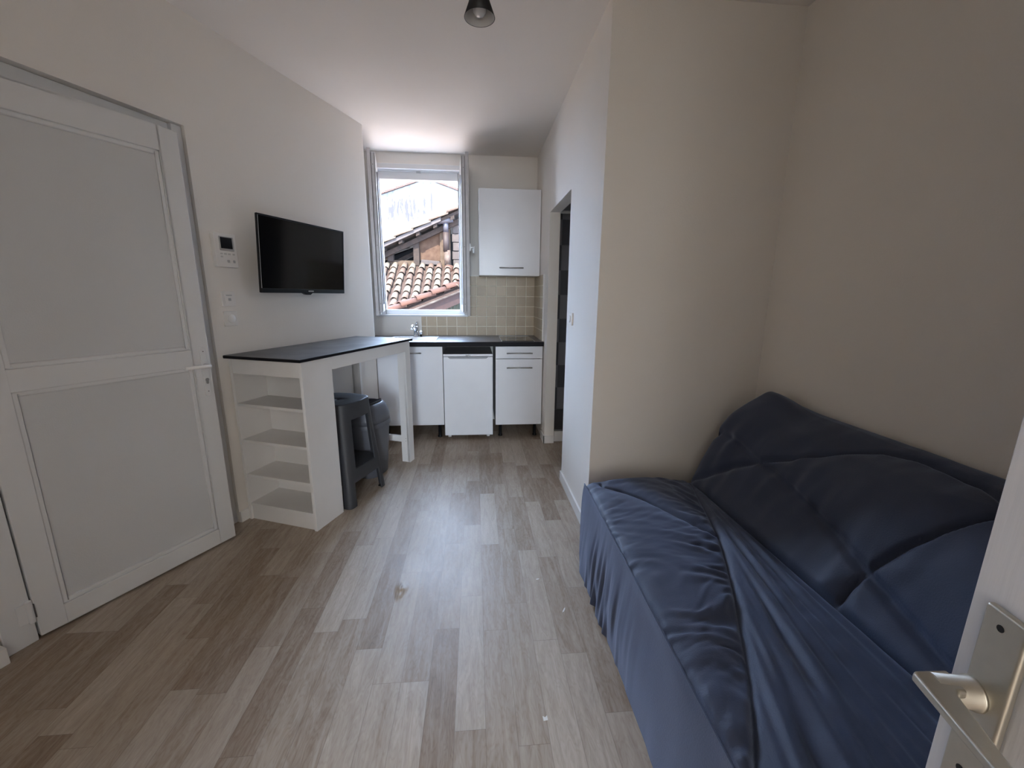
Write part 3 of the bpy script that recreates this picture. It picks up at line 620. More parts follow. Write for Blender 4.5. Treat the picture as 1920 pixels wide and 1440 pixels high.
# ------------------------------------------------------------------ sofa bed with quilted cover
def sofa_bed():
    sb = thing('sofa_bed', 'low folding sofa bed under a crumpled navy quilted cover', 'sofa bed', (1.0, .9, 0))
    X = np.array([1.075, 1.12, 1.165, 1.205, 1.255, 1.33, 1.42, 1.485, 1.503]); Zend = np.array([.392, .485, .60, .695, .748, .795, .845, .815, .79]); Zmid = np.array([.392, .455, .545, .62, .685, .745, .787, .808, .80])
    seams = {
    'S1': [(.600,1.82),(.605,1.794),(.671,1.734),(.749,1.636),(.812,1.52),(.893,1.378),(.918,1.34)],
    'S2': [(1.055,1.86),(1.049,1.769),(1.027,1.703),(.97,1.505),(.918,1.34),(.851,1.182),(.8,1.069),(.704,.877),(.646,.759),(.587,.661),(.537,.583),(.49,.5)],
    'B1': [(1.075,1.86),(1.13,1.72),(1.2,1.567),(1.255,1.442),(1.321,1.345),(1.407,1.23),(1.434,1.10),(1.42,.95),(1.36,.80)],
    'B2': [(1.188,1.90),(1.191,1.764),(1.199,1.654),(1.203,1.566),(1.199,1.451),(1.182,1.266),(1.168,1.134),(1.151,1.003),(1.147,.981)],
    'B3': [(1.147,.981),(1.198,.943),(1.241,.915),(1.281,.898),(1.312,.885),(1.345,.865),(1.42,.80)],
    'B4': [(1.147,.981),(1.116,.992),(1.057,.985)],
    'B5': [(1.147,.981),(1.141,.927),(1.126,.822),(1.114,.735),(1.10,.5),(1.08,.2)]}
    rng = np.random.RandomState(4)
    H = rng.rand(256, 256)
    def noise(a, b):
        a = np.asarray(a, float)+50; b = np.asarray(b, float)+50; i = np.floor(a).astype(int); j = np.floor(b).astype(int); fa = a-i; fb = b-j
        fa = fa*fa*(3-2*fa); fb = fb*fb*(3-2*fb); g = lambda p, q: H[p % 256, q % 256]
        return (g(i, j)*(1-fa)+g(i+1, j)*fa)*(1-fb)+(g(i, j+1)*(1-fa)+g(i+1, j+1)*fa)*fb - .5
    def segdist(x, y, pl):
        d = np.full(x.shape, 9.)
        for (ax, ay), (bx, by) in zip(pl[:-1], pl[1:]):
            L2 = (bx-ax)**2+(by-ay)**2; t = np.clip(((x-ax)*(bx-ax)+(y-ay)*(by-ay))/L2, 0, 1)
            d = np.minimum(d, np.hypot(x-ax-t*(bx-ax), y-ay-t*(by-ay)))
        return d
    ny = 330; yv = np.linspace(-.08, 1.86, ny)
    nA, nC, nD, nE = 46, 112, 104, 10
    def xedge(y): return .531-.030*(1.82-np.minimum(y, 1.84))/1.22
    cols = []
    for k in range(nA): cols.append(('A', k/(nA-1)))
    for k in range(nC): cols.append(('C', (k+1)/(nC)))
    for k in range(nD): cols.append(('D', (k+1)/nD))
    for k in range(nE): cols.append(('E', (k+1)/nE))
    P = np.zeros((len(cols), ny, 3)); Q = np.zeros((len(cols), ny)); wend = np.clip((yv-1.55)/.25, 0, 1); wend = wend*wend*(3-2*wend)
    arcs = np.linspace(0, 1, 400)
    for c, (k, f) in enumerate(cols):
        xe = xedge(yv)
        if k == 'A':
            z = .012+.383*f; x = .486 + (xe-.486)*f - .006*math.sin(f*math.pi); yy = yv.copy()
            # hem tucks in at the far end
            yy = np.where(yv > 1.3, 1.3+(yv-1.3)*(1-.27*(1-f)**1.3), yv)
            P[c] = np.stack([x, yy, np.full(ny, z)], 1)
        elif k == 'C':
            x = xe+(1.075-xe)*f; z = .398 + .012*math.sin(math.pi*min(f*1.05, 1)) - .006*np.exp(-((x-xe)/.012)**2)*1.0
            P[c] = np.stack([x, yv, z*np.ones(ny)], 1)
        elif k == 'D':
            x = X[0]+(X[-1]-X[0])*f
            z = np.interp(x, X, Zmid)*(1-wend)+np.interp(x, X, Zend)*wend
            P[c] = np.stack([np.full(ny, x), yv, z], 1)
        else:
            z = P[nA+nC+nD-1, :, 2]*(1-f)+.3*f; P[c] = np.stack([np.full(ny, 1.5045), yv, z], 1)
    # smooth the interpolated profile across x
    for _ in range(5):
        s = slice(nA+nC+1, nA+nC+nD-1); P[s, :, 2] = (P[nA+nC:nA+nC+nD-2, :, 2]+P[nA+nC+2:nA+nC+nD, :, 2]+2*P[s, :, 2])/4
    # displacement
    x, y, z = P[..., 0], P[..., 1], P[..., 2]; disp = np.zeros(x.shape)
    isA = np.zeros(x.shape, bool); isA[:nA] = True; isC = np.zeros(x.shape, bool); isC[nA:nA+nC] = True; isD = np.zeros(x.shape, bool); isD[nA+nC:nA+nC+nD] = True
    xs2 = np.interp(-y, [-1.86, -1.769, -1.703, -1.505, -1.34, -1.182, -1.069, -.877, -.759, -.661, -.583, -.5], [1.055, 1.049, 1.027, .97, .918, .851, .8, .704, .646, .587, .537, .49])
    dC = np.minimum(segdist(x, y, seams['S1']), segdist(x, y, seams['S2']))
    dcre = np.abs(x-1.072); dp0 = np.abs(x-xedge(y))
    puff = lambda d, w: 1-np.exp(-d/w)
    c_ = .022*puff(np.minimum(np.minimum(dC, dcre), dp0), .05) - .010*np.exp(-(dC/.006)**2) - .014*np.exp(-(dcre/.010)**2) - .004*np.exp(-(dp0/.004)**2)
    left = 1/(1+np.exp((x-xs2)/.008))
    warp = noise(x*5, y*5)*.10
    wr = noise(x*9+warp*20, (y+.45*x)*34+warp*60)*.013 + noise(x*14+7, (y-.25*x)*55+warp*80)*.006 + noise(x*4, y*5)*.012 + noise(x*26+3, y*60+warp*90)*.0028
    gath = .35+.9*np.exp(-((x-xs2)/.13)**2)+.5*np.exp(-dp0/.06)
    c_ += left*wr*gath*np.clip(dC/.02, 0, 1)
    phi = np.arctan2(1.09-x, 2.02-y); rr = np.hypot(1.09-x, 2.02-y)
    fan = noise(x*22, y*22)*.0030 + noise(phi*42, rr*2.5)*.020 + noise(phi*85+9, rr*4)*.009
    c_ += (1-left)*fan*np.clip(rr/.5, 0, 1)*np.clip(dcre/.03, 0, 1)*np.clip(dC/.02, 0, 1)
    disp = np.where(isC, c_, disp)
    dD = np.full(x.shape, 9.)
    for k in ('B1', 'B2', 'B3', 'B4', 'B5'): dD = np.minimum(dD, segdist(x, y, seams[k]))
    d_ = .021*puff(dD, .06)*1.0 - .016*np.exp(-(dD/.0075)**2) + noise(x*7, y*7)*.011 + noise(x*13+3+y*6, y*22)*.006*np.exp(-dD/.12)*2
    d_ *= np.clip((1.5-x)/.05, 0, 1)*np.clip((x-1.072)/.02, 0, 1)
    disp = np.where(isD, d_, disp)
    f = np.clip((z-.012)/.383, 0, 1)
    sk = noise(y*44, z*5)*.024*np.exp(-((y-1.42)/.24)**2)*(1-f)**.9 + noise(y*17+5, z*3)*.004*(1-f) + noise(y*5, z*6)*.008
    sk *= np.clip((1-f)/.10, 0, 1)*.9+.1
    disp = np.where(isA, sk, disp)
    du = np.gradient(P, axis=0); dv = np.gradient(P, axis=1); n = np.cross(du, dv); n /= np.linalg.norm(n, axis=2)[..., None]+1e-9
    n *= np.sign(n[nA+5, 5, 2])
    n[:nA] = np.array([-1., 0, .12])
    P = P + n*disp[..., None]
    # rounded far end: drop the last columns
    for k, (dz, dy) in enumerate(((.0, 0), (-.004, .0), (-.016, .0))): pass
    endf = np.clip((yv-1.825)/.035, 0, 1)**2
    P[nA:nA+nC, :, 2] -= endf[None, :]*.020
    P[nA+nC:nA+nC+nD, :, 2] -= endf[None, :]*.022
    P[..., 2] = np.maximum(P[..., 2], .006); P[..., 0] = np.minimum(P[..., 0], 1.5055)
    # fabric material
    m = mat('navy_quilt', (.033, .043, .080), .62, nscale=5, vary=(.041, .053, .096), bump=.35, bscale=260, spec=.4)
    b = m.node_tree.nodes['Principled BSDF']; b.inputs['Sheen Weight'].default_value = .45; b.inputs['Sheen Roughness'].default_value = .45; b.inputs['Sheen Tint'].default_value = (.55, .65, .9, 1)
    off = np.array([1.0, .9, 0])
    def part(name, c0, c1, end=True):
        V = P[c0:c1]-off; nc = c1-c0; vs = V.reshape(-1, 3); idx = np.arange(nc*ny).reshape(nc, ny)
        fs = np.stack([idx[:-1, :-1], idx[1:, :-1], idx[1:, 1:], idx[:-1, 1:]], -1).reshape(-1, 4).tolist()
        vs = vs.tolist()
        if end:   # close the far end down to the floor
            o = len(vs); zb = .30
            for c in range(nc): vs.append([vs[idx[c, -1]][0], 1.86-.9, min(vs[idx[c, -1]][2], .01+.0)])
            for c in range(nc-1): fs.append([int(idx[c, -1]), int(idx[c+1, -1]), o+c+1, o+c])
        me = bpy.data.meshes.new(name); me.from_pydata(vs, [], fs); me.polygons.foreach_set('use_smooth', [True]*len(me.polygons)); me.materials.append(m)
        bm = bmesh.new(); bm.from_mesh(me); bmesh.ops.recalc_face_normals(bm, faces=bm.faces); bm.to_mesh(me); bm.free()
        o = bpy.data.objects.new(name, me); COL.objects.link(o); o.parent = sb; return o
    part('side_skirt', 0, nA, False)
    part('seat_cover', nA-1, nA+nC)
    part('backrest_cover', nA+nC-1, len(cols))
    e = P[nA-1, ::4]-off
    MB().tube([tuple(p+np.array([-.001, 0, .001])) for p in e], .0028, 8).build('seam_piping', m, sb)
    # frame under the cover, standing on feet
    fr = MB().box(.54-1, 1.48-1, .05-.9, 1.62-.9, .06, .20); fr.build('bed_frame', M_black, sb)
    for xx in (.60, 1.42):
        for yy in (.12, 1.55): MB().lathe([(.02, 0), (.02, .06)], (xx-1, yy-.9, 0), 14).build('foot', M_black, sb)
sofa_bed()

# ------------------------------------------------------------------ right door leaf with lever handle
def right_door():
    a = math.radians(14); q = Vector((.465, .300, 0))
    d = thing('door_2', 'white wood-grained door leaf with satin lever handle at the right edge', 'door', q, -a); d['kind'] = 'structure'
    # local y runs towards the free edge (0) ; leaf extends to -y ; face towards camera is local -x
    m = bpy.data.materials.new('white_woodgrain'); m.use_nodes = True; N = m.node_tree.nodes; L = m.node_tree.links; b = N['Principled BSDF']
    tc = N.new('ShaderNodeTexCoord'); mp = N.new('ShaderNodeMapping'); mp.inputs['Scale'].default_value = (160, 160, 9); nz = N.new('ShaderNodeTexNoise'); nz.inputs['Scale'].default_value = 1; nz.inputs['Detail'].default_value = 4
    L.new(tc.outputs['Object'], mp.inputs[0]); L.new(mp.outputs[0], nz.inputs['Vector'])
    mx = N.new('ShaderNodeMix'); mx.data_type = 'RGBA'; mx.inputs['A'].default_value = (.68, .68, .70, 1); mx.inputs['B'].default_value = (.78, .78, .80, 1); L.new(nz.outputs['Fac'], mx.inputs['Factor']); L.new(mx.outputs['Result'], b.inputs['Base Color'])
    bp = N.new('ShaderNodeBump'); bp.inputs['Strength'].default_value = .5; bp.inputs['Distance'].default_value = .001; L.new(nz.outputs['Fac'], bp.inputs['Height']); L.new(bp.outputs['Normal'], b.inputs['Normal']); b.inputs['Roughness'].default_value = .45
    MB().box(0, .038, -.73, 0, .008, 2.02).build('leaf', m, d, .0015)
    pc = -.0385
    pm = MB(); pm.prism(rrect(.037, .225, .003, 3, pc, .930), -.0075, 0, 'x'); p = pm.build('handle_plate', M_alu, d, .003, 3)
    MB().lathe([(.0032, -.0073), (.0032, -.0079)], (0, pc+.0015, 1.0275), 14, axis='x').build('screw_hole', M_black, p)
    kh = MB().lathe([(.0042, -.0073), (.0042, -.0079)], (0, pc+.000, .8745), 14, axis='x'); kh.prism(rrect(.0045, .020, .002, 3, pc+.000, .8645), -.0079, -.0073, 'x'); kh.build('keyhole', M_black, p)
    zc = .953
    lv = MB(); lv.lathe([(.0150, -.0075), (.0150, -.0100), (.0132, -.0105), (.0130, -.040)], (0, -.031, zc), 28, axis='x'); lv.build('lever_neck', M_alu, p)
    plan = [(-.022, -.0190), (-.0535, -.0250), (-.0560, -.0285), (-.0593, -.109), (-.0600, -.145), (-.0570, -.150), (-.0460, -.147), (-.0435, -.105), (-.0335, -.048), (-.0300, -.0435), (-.022, -.0430)]
    MB().prism(plan, zc+.0020, zc+.0115, 'z').build('door_handle', M_alu, p, .0030, 4)
right_door()

# ------------------------------------------------------------------ small marks on the floor
bl = MB(); vs = []; nr, na = 10, 28
for i in range(nr+1):
    for k in range(na):
        a = 2*math.pi*k/na; r = i/nr
        hgt = .009*(math.cos(math.pi*r)+1)/2*(1+.5*math.sin(3*a+1)*r+.5*math.sin(9*r+2*a)*.6)
        vs.append((.032*r*math.cos(a)*(1+.15*math.sin(3*a)), .075*r*math.sin(a), .0004+max(hgt, 0)))
bl.add(vs, [(i*na+k, i*na+(k+1) % na, (i+1)*na+(k+1) % na, (i+1)*na+k) for i in range(nr) for k in range(na)], True)
bl.build('floor_blister', M_floor, None, loc=(-.344, 1.655, 0))
tag(bpy.data.objects['floor_blister'], 'shiny raised blister in the vinyl floor near the middle of the room', 'blister')
def scrap(x, y, pts, label, rz):
    o = MB().prism([(a*.001, b*.001) for a, b in pts], .0008, .0022, 'z').build('paper_scrap', mat('scrap_white', (.75, .74, .72), .6), None, loc=(x, y, 0), rot=(0, 0, rz))
    tag(o, label, 'scrap', None)
scrap(.279, 1.689, [(-9, -3), (0, -6), (9, -2), (5, 2), (-5, 2)], 'tiny white chip on the floor, furthest of the three scraps beside the bed', .2)
scrap(.362, 1.480, [(-10, -6), (-2, -4), (8, 12), (10, 20), (4, 14), (-6, 2)], 'thin bent white sliver on the floor closest to the bed skirt', .1)
scrap(.203, 1.040, [(-4, -9), (10, -10), (12, 4), (4, 0), (-2, 6)], 'small torn white scrap on the floor, nearest of the scraps to the viewer', .2)

# ------------------------------------------------------------------ outside: neighbouring roofs and gables
M_ext_white = None
def streaked(name, c1, c2):
    m = bpy.data.materials.new(name); m.use_nodes = True; N = m.node_tree.nodes; L = m.node_tree.links; b = N['Principled BSDF']; b.inputs['Roughness'].default_value = .9
    g = N.new('ShaderNodeNewGeometry'); mp = N.new('ShaderNodeMapping'); mp.inputs['Scale'].default_value = (2.2, 1, .45); L.new(g.outputs['Position'], mp.inputs[0])
    nz = N.new('ShaderNodeTexNoise'); nz.inputs['Scale'].default_value = 1.6; nz.inputs['Detail'].default_value = 6; L.new(mp.outputs[0], nz.inputs['Vector'])
    r = N.new('ShaderNodeValToRGB'); r.color_ramp.elements[0].position = .42; r.color_ramp.elements[0].color = (*c2, 1); r.color_ramp.elements[1].position = .56; r.color_ramp.elements[1].color = (*c1, 1)
    L.new(nz.outputs['Fac'], r.inputs[0]); L.new(r.outputs[0], b.inputs['Base Color']); return m
def islands(name, cols, rough=.85):
    m = bpy.data.materials.new(name); m.use_nodes = True; N = m.node_tree.nodes; L = m.node_tree.links; b = N['Principled BSDF']; b.inputs['Roughness'].default_value = rough
    g = N.new('ShaderNodeNewGeometry'); r = N.new('ShaderNodeValToRGB'); r.color_ramp.interpolation = 'LINEAR'
    e = r.color_ramp.elements; e[0].color = (*cols[0], 1); e[1].color = (*cols[-1], 1)
    for i, c in enumerate(cols[1:-1]): q = e.new((i+1)/(len(cols)-1)); q.color = (*c, 1)
    nz = N.new('ShaderNodeTexNoise'); nz.inputs['Scale'].default_value = 14; L.new(g.outputs['Position'], nz.inputs['Vector'])
    ma = N.new('ShaderNodeMath'); ma.operation = 'MULTIPLY_ADD'; L.new(g.outputs['Random Per Island'], ma.inputs[0]); ma.inputs[1].default_value = .7
    mb_ = N.new('ShaderNodeMath'); mb_.operation = 'MULTIPLY'; L.new(nz.outputs['Fac'], mb_.inputs[0]); mb_.inputs[1].default_value = .4; L.new(mb_.outputs[0], ma.inputs[2])
    L.new(ma.outputs[0], r.inputs[0]); L.new(r.outputs[0], b.inputs['Base Color']); return m
def gable_mat():
    m = bpy.data.materials.new('weathered_render'); m.use_nodes = True; N = m.node_tree.nodes; L = m.node_tree.links; b = N['Principled BSDF']; b.inputs['Roughness'].default_value = .9
    g = N.new('ShaderNodeNewGeometry'); sp_ = N.new('ShaderNodeSeparateXYZ'); L.new(g.outputs['Position'], sp_.inputs[0])
    def M(op, a, b_=None):
        n = N.new('ShaderNodeMath'); n.operation = op
        for i, v in enumerate((a, b_)):
            if v is None: continue
            if isinstance(v, (int, float)): n.inputs[i].default_value = v
            else: L.new(v, n.inputs[i])
        return n.outputs[0]
    def blob(axis, c, w): return M('POWER', 2.718, M('MULTIPLY', M('POWER', M('ABSOLUTE', M('DIVIDE', M('SUBTRACT', sp_.outputs[axis], c), w)), 2.0), -1))
    mp = N.new('ShaderNodeMapping'); mp.inputs['Scale'].default_value = (7, 1, 1.2); L.new(g.outputs['Position'], mp.inputs[0])
    nz = N.new('ShaderNodeTexNoise'); nz.inputs['Scale'].default_value = 1.4; nz.inputs['Detail'].default_value = 7; nz.inputs['Roughness'].default_value = .7; L.new(mp.outputs[0], nz.inputs['Vector'])
    st = M('MULTIPLY', blob('X', -2.9, .95), blob('Z', 4.55, .60))            # grey-lilac stain on the left
    for c, w, h in ((-2.0, .09, 5.2), (-2.55, .05, 5.1), (-1.7, .05, 5.15)): st = M('MAXIMUM', st, M('MULTIPLY', blob('X', c, w), blob('Z', h-.3, .75)))
    f = M('MULTIPLY', st, M('MULTIPLY', M('POWER', nz.outputs['Fac'], 3.0), 9.0)); f = M('MINIMUM', f, 1.0)
    mx = N.new('ShaderNodeMix'); mx.data_type = 'RGBA'; L.new(f, mx.inputs['Factor']); mx.inputs['A'].default_value = (.30, .295, .29, 1); mx.inputs['B'].default_value = (.050, .048, .062, 1)
    L.new(mx.outputs['Result'], b.inputs['Base Color']); return m
M_gable = gable_mat()
M_terra = islands('canal_tiles', [(.034, .017, .012), (.060, .036, .026), (.12, .098, .075), (.045, .024, .017)])
M_terra2 = islands('ridge_tiles', [(.034, .0105, .0052), (.044, .0145, .0075), (.028, .0085, .0042)])
M_verge3 = mat('faded_verge', (.075, .045, .040), .9)
M_under = mat('tile_channel', (.023, .0105, .0070), .9, nscale=20, vary=(.034, .018, .013))
M_beam = mat('red_brown_beam', (.020, .0060, .0048), .8, noise=.3, nscale=10)
M_green = mat('green_corrugated', (.022, .027, .0185), .8, noise=.2, nscale=12)
M_stone = mat('cream_rubble', (.058, .038, .025), .95, nscale=9, vary=(.038, .023, .014), bump=1, bscale=30)
M_stone2 = mat('grey_blocks', (.048, .038, .036), .95, nscale=7, vary=(.036, .029, .028), bump=1, bscale=30)
M_wood = mat('old_timber', (.022, .012, .0080), .9, nscale=14, vary=(.010, .0052, .0036), bump=1, bscale=60)
M_mud = mat('earth_infill', (.030, .0125, .0056), .95, nscale=7, vary=(.052, .028, .016), bump=1, bscale=20)
M_barge = mat('white_barge_board', (.052, .042, .042), .7, noise=.2, nscale=9)
M_gutt = mat('grey_white_pipe', (.040, .037, .046), .5)
# white gable beyond
gh = thing('gable_house', 'tall white rendered gable house with streaked wall behind the roofs', 'house', (-1.865, 18, -4))
def sub(o, x, z, y=0): return (x-o[0], z-o[2])
o_ = (-1.865, 18, -4); pk_ = (-1.865, 5.775); lft = (-8.0, 5.775-.3465*6.135); rgt = (4.0, 5.775-.329*5.865)
MB().prism([sub(o_, lft[0], -4), sub(o_, rgt[0], -4), sub(o_, *rgt), sub(o_, *pk_), sub(o_, *lft)], 0, 6, 'y').build('gable_wall', M_gable, gh)
for (a, b_) in ((lft, pk_), (rgt, pk_)):
    m_ = MB(); L_ = math.hypot(b_[0]-a[0], b_[1]-a[1]); nn = int(L_/.42)
    for k in range(nn):
        t0, t1 = k/nn, (k+.96)/nn
        p, q = [(a[0]+(b_[0]-a[0])*t, a[1]+(b_[1]-a[1])*t) for t in (t0, t1)]
        m_.prism([sub(o_, p[0], p[1]), sub(o_, q[0], q[1]), sub(o_, q[0], q[1]+.06), sub(o_, p[0], p[1]+.09)], -.12, 6, 'y')
    m_.build('roof_verge', M_verge3, gh)
# old shed with half-timbered gable end
ob = (-1.3, 11, 0); sh_ = thing('stone_shed', 'old stone and timber shed with sloping tiled roof and open gap below the eave', 'shed', ob)
def zl(x, off=0): return 2.455+(x+2.27)*.4545+off
def P2(x, z): return (x-ob[0], z)
def sp(name, pts, y0, y1, m, bev=0): return MB().prism([P2(*p) for p in pts], y0, y1, 'y').build(name, m, sh_, bev)
sp('lower_wall', [(-3.4, -4), (.8, -4), (.8, 2.0), (-1.45, 2.0), (-1.5, 2.13), (-3.4, 2.13)], 0, .35, M_stone)
sp('interior', [(-3.3, 2.0), (.8, 2.0), (.8, 3.45), (-3.3, 1.93)], 1.1, 1.2, M_dark)
sp('side_wall', [(-3.4, 2.13), (-2.06, 2.13), (-2.06, zl(-2.06, -.30)), (-3.4, zl(-3.4, -.30))], 0, .3, M_stone)
sp('post', [(-1.52, 2.0), (-1.375, 2.0), (-1.375, zl(-1.375, -.22)), (-1.52, zl(-1.52, -.22))], -.08, .12, M_wood, .01)
sp('post', [(-2.16, 2.10), (-2.02, 2.10), (-2.02, zl(-2.02, -.28)), (-2.16, zl(-2.16, -.28))], -.05, .12, M_wood, .01)
sp('earth_panel', [(-1.375, 2.13), (-.86, 2.13), (-.86, zl(-.86, -.25)), (-1.375, zl(-1.375, -.25))], .02, .2, M_mud)
sp('sill_stone', [(-1.36, 2.04), (-.87, 2.02), (-.87, 2.12), (-1.33, 2.16)], -.06, .2, M_stone2, .02)
sp('quoin_wall', [(-.86, 1.9), (-.60, 1.9), (-.60, zl(-.6, -.3)), (-.86, zl(-.86, -.3))], -.03, .3, M_stone)
kk = 0
for k in range(9):
    z0 = 1.75+.21*k
    sp('stone_block', [(-.56+.02*(k % 2), z0), (.45, z0), (.45, z0+.19), (-.56+.02*(k % 2), z0+.2)], -.04+.01*(k % 3), .3, M_stone2, .015) if z0+.2 < zl(-.5, -.25) else None
sp('rafter', [(-3.5, zl(-3.5, -.30)), (.4, zl(.4, -.30)), (.4, zl(.4, -.17)), (-3.5, zl(-3.5, -.17))], -.12, -.02, M_wood, .01)
sp('rafter', [(-3.4, zl(-3.4, -.52)), (-.9, zl(-.9, -.50)), (-.9, zl(-.9, -.40)), (-3.4, zl(-3.4, -.42))], .25, .40, M_wood, .01)
for k in range(7):
    x = -2.25+k*.42; sp('purlin_end', [(x, zl(x, -.17)), (x+.09, zl(x+.09, -.17)), (x+.09, zl(x+.09, -.09)), (x, zl(x, -.09))], -.30, .9, M_wood, .005)
sp('barge_board', [(-3.6, zl(-3.6, -.09)), (-.80, zl(-.80, -.09)), (-.80, zl(-.80, .0)), (-3.6, zl(-3.6, .0))], -.34, -.30, M_barge, .004)
sp('roof_deck', [(-3.6, zl(-3.6, -.09)), (.8, zl(.8, -.09)), (.8, zl(.8, -.02)), (-3.6, zl(-3.6, -.02))], -.30, 3.0, M_wood)
rt = MB(); nn = 11
for k in range(nn):
    xa = -3.6+k*.42; xb = xa+.46
    for j in range(12):
        yc = -.26+.27*j; vs = []; n = 7
        for xx, lift in ((xa, .0), (xb, .035)):
            for q in range(n):
                a = math.pi*q/(n-1); vs.append((xx-ob[0], yc+.125*math.cos(a), zl(xx, -.01)+lift*0+.10*math.sin(a)+(.02 if xx == xa else .045)*0+(.045 if xx == xa else .0)))
        rt.add(vs, [(q, q+1, n+q+1, n+q) for q in range(n-1)], True)
rto = rt.build('roof_tiles', M_terra, sh_); rto.modifiers.new('s', 'SOLIDIFY').thickness = .015
dp = MB().tube([(-.98, -.20, 3.03), (-.52, -.20, 3.10)], .075, 16); dp.tube([(-.70, -.18, 3.06), (-.70, -.14, 2.80)], .068, 16)
dp.v = [(x-ob[0], y, z) for x, y, z in dp.v]; dp.build('gutter_elbow', M_gutt, sh_)
MB().tube([(-.70-ob[0], -.14, 2.80), (-.70-ob[0], -.14, 2.35)], .075, 16).build('downpipe', mat('rust_brown_pipe', (.015, .0062, .0054), .7), sh_)
MB().tube([(-.68-ob[0], -.13, 2.38), (-.67-ob[0], -.12, 1.98)], .080, 16).build('clay_pipe', mat('clay_pipe', (.070, .050, .040), .8, nscale=12, vary=(.030, .014, .009)), sh_)
MB().tube([(-.64-ob[0], -.20, 1.99), (-.64-ob[0], -.26, 1.80)], [.11, .10], 16).build('clay_collar', M_terra2, sh_)
# near tiled roof
orf = (-1.7, 9.0, 0); rf = thing('tiled_roof', 'sunlit canal-tiled roof sloping towards the window with orange verge tiles', 'roof', orf)
def zr(y): return 1.95-(10.8-y)*.53
Va, Vb = Vector((-1.86, 8.85)), Vector((.55, 10.735))   # verge line in plan
def verge_x(y): return Va.x + (y-Va.y)/(Vb.y-Va.y)*(Vb.x-Va.x)
def RF(x, y, z): return (x-orf[0], y-orf[1], z-orf[2])
pl_ = [(-6, 8.80), (Va.x, 8.80), (Va.x, Va.y), (Vb.x, Vb.y), (Vb.x, 10.95), (-6, 10.95)]
vs = [RF(x, y, zr(y)-.03) for x, y in pl_] + [RF(x, y, zr(y)-.09) for x, y in pl_]; n = len(pl_)
MB().add(vs, [tuple(range(n)), tuple(range(2*n-1, n-1, -1))]+[(i, (i+1) % n, n+(i+1) % n, n+i) for i in range(n)]).build('roof_bed', M_under, rf)
cv = MB(); sl = math.atan(.53); rows = 8; exy = .272
ux, uz = Vector((0, math.cos(sl), math.sin(sl))), Vector((0, -math.sin(sl), math.cos(sl)))
random.seed(3)
for c in range(30):
    xc = -5.9+c*.217+.03
    for r_ in range(rows):
        y0 = 8.80+r_*exy; y1 = y0+exy*1.25
        if xc > verge_x(y0+.12)-.06: continue
        jx = random.uniform(-.012, .012); jz = random.uniform(0, .012); vs = []; nq = 9
        for yy, rad, lift in ((y0, .080, .036), (y1, .060, .006)):
            for q in range(nq):
                a = math.pi*q/(nq-1); p = Vector((xc+jx+rad*math.cos(a), yy, zr(yy)-.03)) + uz*(rad*.95*math.sin(a)+lift+jz); vs.append(RF(*p))
        cv.add(vs, [(q, q+1, nq+q+1, nq+q) for q in range(nq-1)], True)
co = cv.build('canal_tiles', M_terra, rf); co.modifiers.new('s', 'SOLIDIFY').thickness = .014
ch = MB()
for c in range(30):
    xc = -5.9+(c+.5)*.217+.03
    for r_ in range(rows):
        y0 = 8.80+r_*exy; y1 = y0+exy*1.2
        if xc > verge_x(y0+.12)-.02: continue
        vs = []; nq = 6
        for yy, lift in ((y0, .012), (y1, -.008)):
            for q in range(nq):
                a = math.pi*q/(nq-1); p = Vector((xc+.075*math.cos(a), yy, zr(yy)-.02)) + uz*(-.02*math.sin(a)+lift); vs.append(RF(*p))
        ch.add(vs, [(q, q+1, nq+q+1, nq+q) for q in range(nq-1)], True)
ch.build('channel_tiles', M_under, rf)
vt = MB(); nv = 8; vd = (Vb-Va)
for k in range(nv):
    a = Va+vd*(k/nv-.02); b2 = Va+vd*((k+1.12)/nv); vs = []; nq = 9; dr_ = Vector((vd.x, vd.y, 0)).normalized(); sd2 = Vector((dr_.y, -dr_.x, 0))
    for p_, rad, lift in ((a, .130, .060), (b2, .108, .018)):
        for q in range(nq):
            an = math.pi*q/(nq-1); p = Vector((p_.x, p_.y, zr(p_.y)-.03+lift)) + sd2*rad*math.cos(an) + Vector((0, 0, rad*.8*math.sin(an))); vs.append(RF(*p))
    vt.add(vs, [(q, q+1, nq+q+1, nq+q) for q in range(nq-1)], True)
vo_ = vt.build('verge_tiles', M_terra2, rf); vo_.modifiers.new('s', 'SOLIDIFY').thickness = .018
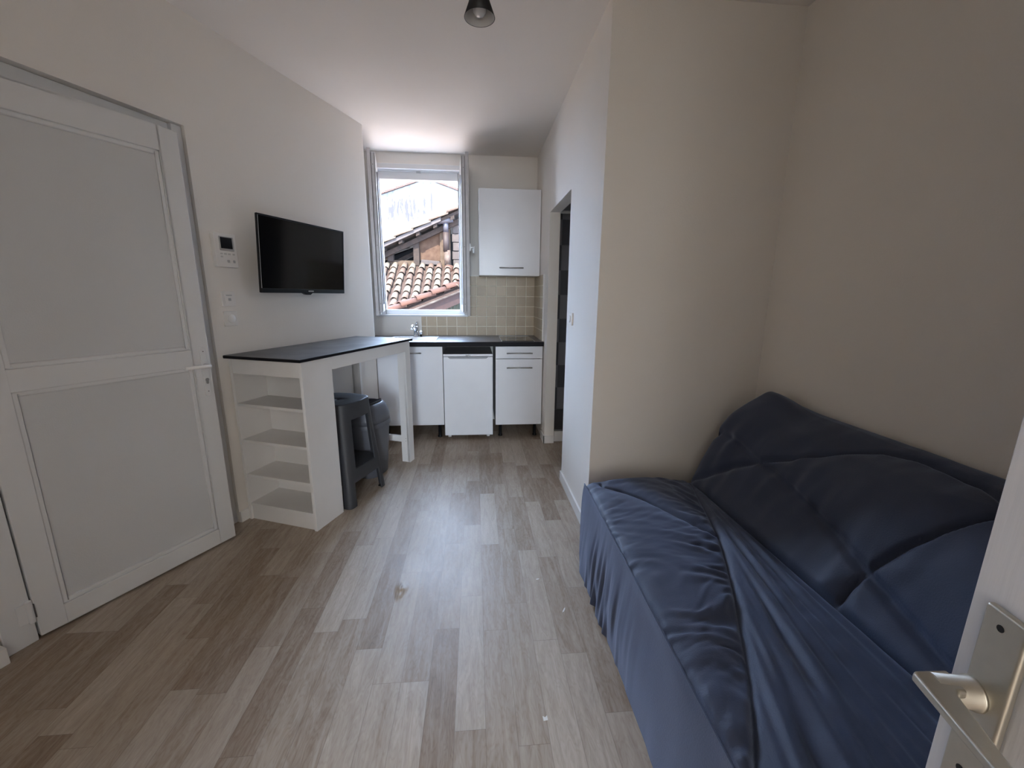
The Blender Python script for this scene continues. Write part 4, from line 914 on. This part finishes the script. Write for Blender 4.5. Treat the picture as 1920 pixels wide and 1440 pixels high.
def along(off, zt, zb, thick, m, name):
    dr_ = Vector((vd.x, vd.y)).normalized(); sd2 = Vector((dr_.y, -dr_.x)); A = Va-dr_*.3+sd2*off; B = Vb+dr_*.2+sd2*off; A2 = A+sd2*thick; B2 = B+sd2*thick
    vs = []
    for dz in (zt, zb): vs += [RF(A.x, A.y, zr(A.y)+dz), RF(B.x, B.y, zr(B.y)+dz), RF(B2.x, B2.y, zr(B2.y)+dz), RF(A2.x, A2.y, zr(A2.y)+dz)]
    return MB().add(vs, [(0, 1, 2, 3), (7, 6, 5, 4), (0, 4, 5, 1), (1, 5, 6, 2), (2, 6, 7, 3), (3, 7, 4, 0)]).build(name, m, rf)
along(.00, -.05, -.10, .10, M_under, 'verge_mortar'); along(.02, -.12, -.38, .06, M_beam, 'barge_beam')
along(.05, -.075, -.095, .09, mat('tile_slip', (.055, .045, .040), .8, nscale=4, vary=(.014, .0055, .004)), 'tile_slips')
# green corrugated cladding under the verge
dr_ = Vector((vd.x, vd.y)).normalized(); sd2 = Vector((dr_.y, -dr_.x)); cg = MB(); Ltot = vd.length; nn = 120; vs = []
for k in range(nn+1):
    t = k/nn*Ltot; p = Va+dr_*t+sd2*(-.03+.018*math.sin(k*math.pi/2)); zt = zr((Va+dr_*t).y)-.12
    vs += [RF(p.x, p.y, zt), RF(p.x, p.y, -4)]
cg.add(vs, [(2*k, 2*k+2, 2*k+3, 2*k+1) for k in range(nn)]); cg.build('corrugated_cladding', M_green, rf)
# front wall below the eave, ground
MB().box(-6-orf[0], Va.x-orf[0], 8.9-orf[1], 9.1-orf[1], -4, zr(9.0)-.1).build('eave_wall', M_stone, rf)
struct(MB().box(-30, 30, 4.9, 60, -4.1, -4.0).build('ground', mat('courtyard_ground', (.16, .15, .14), .9, noise=.2, nscale=1)))

struct(MB().box(-7, 4, 4.75, 8.75, .10, .20).build('bounce_slab', mat('bounce_slab_pale', (.74, .53, .40), .9, noise=.1, nscale=3)))  # unseen slab added below the window to bounce warm light up inside
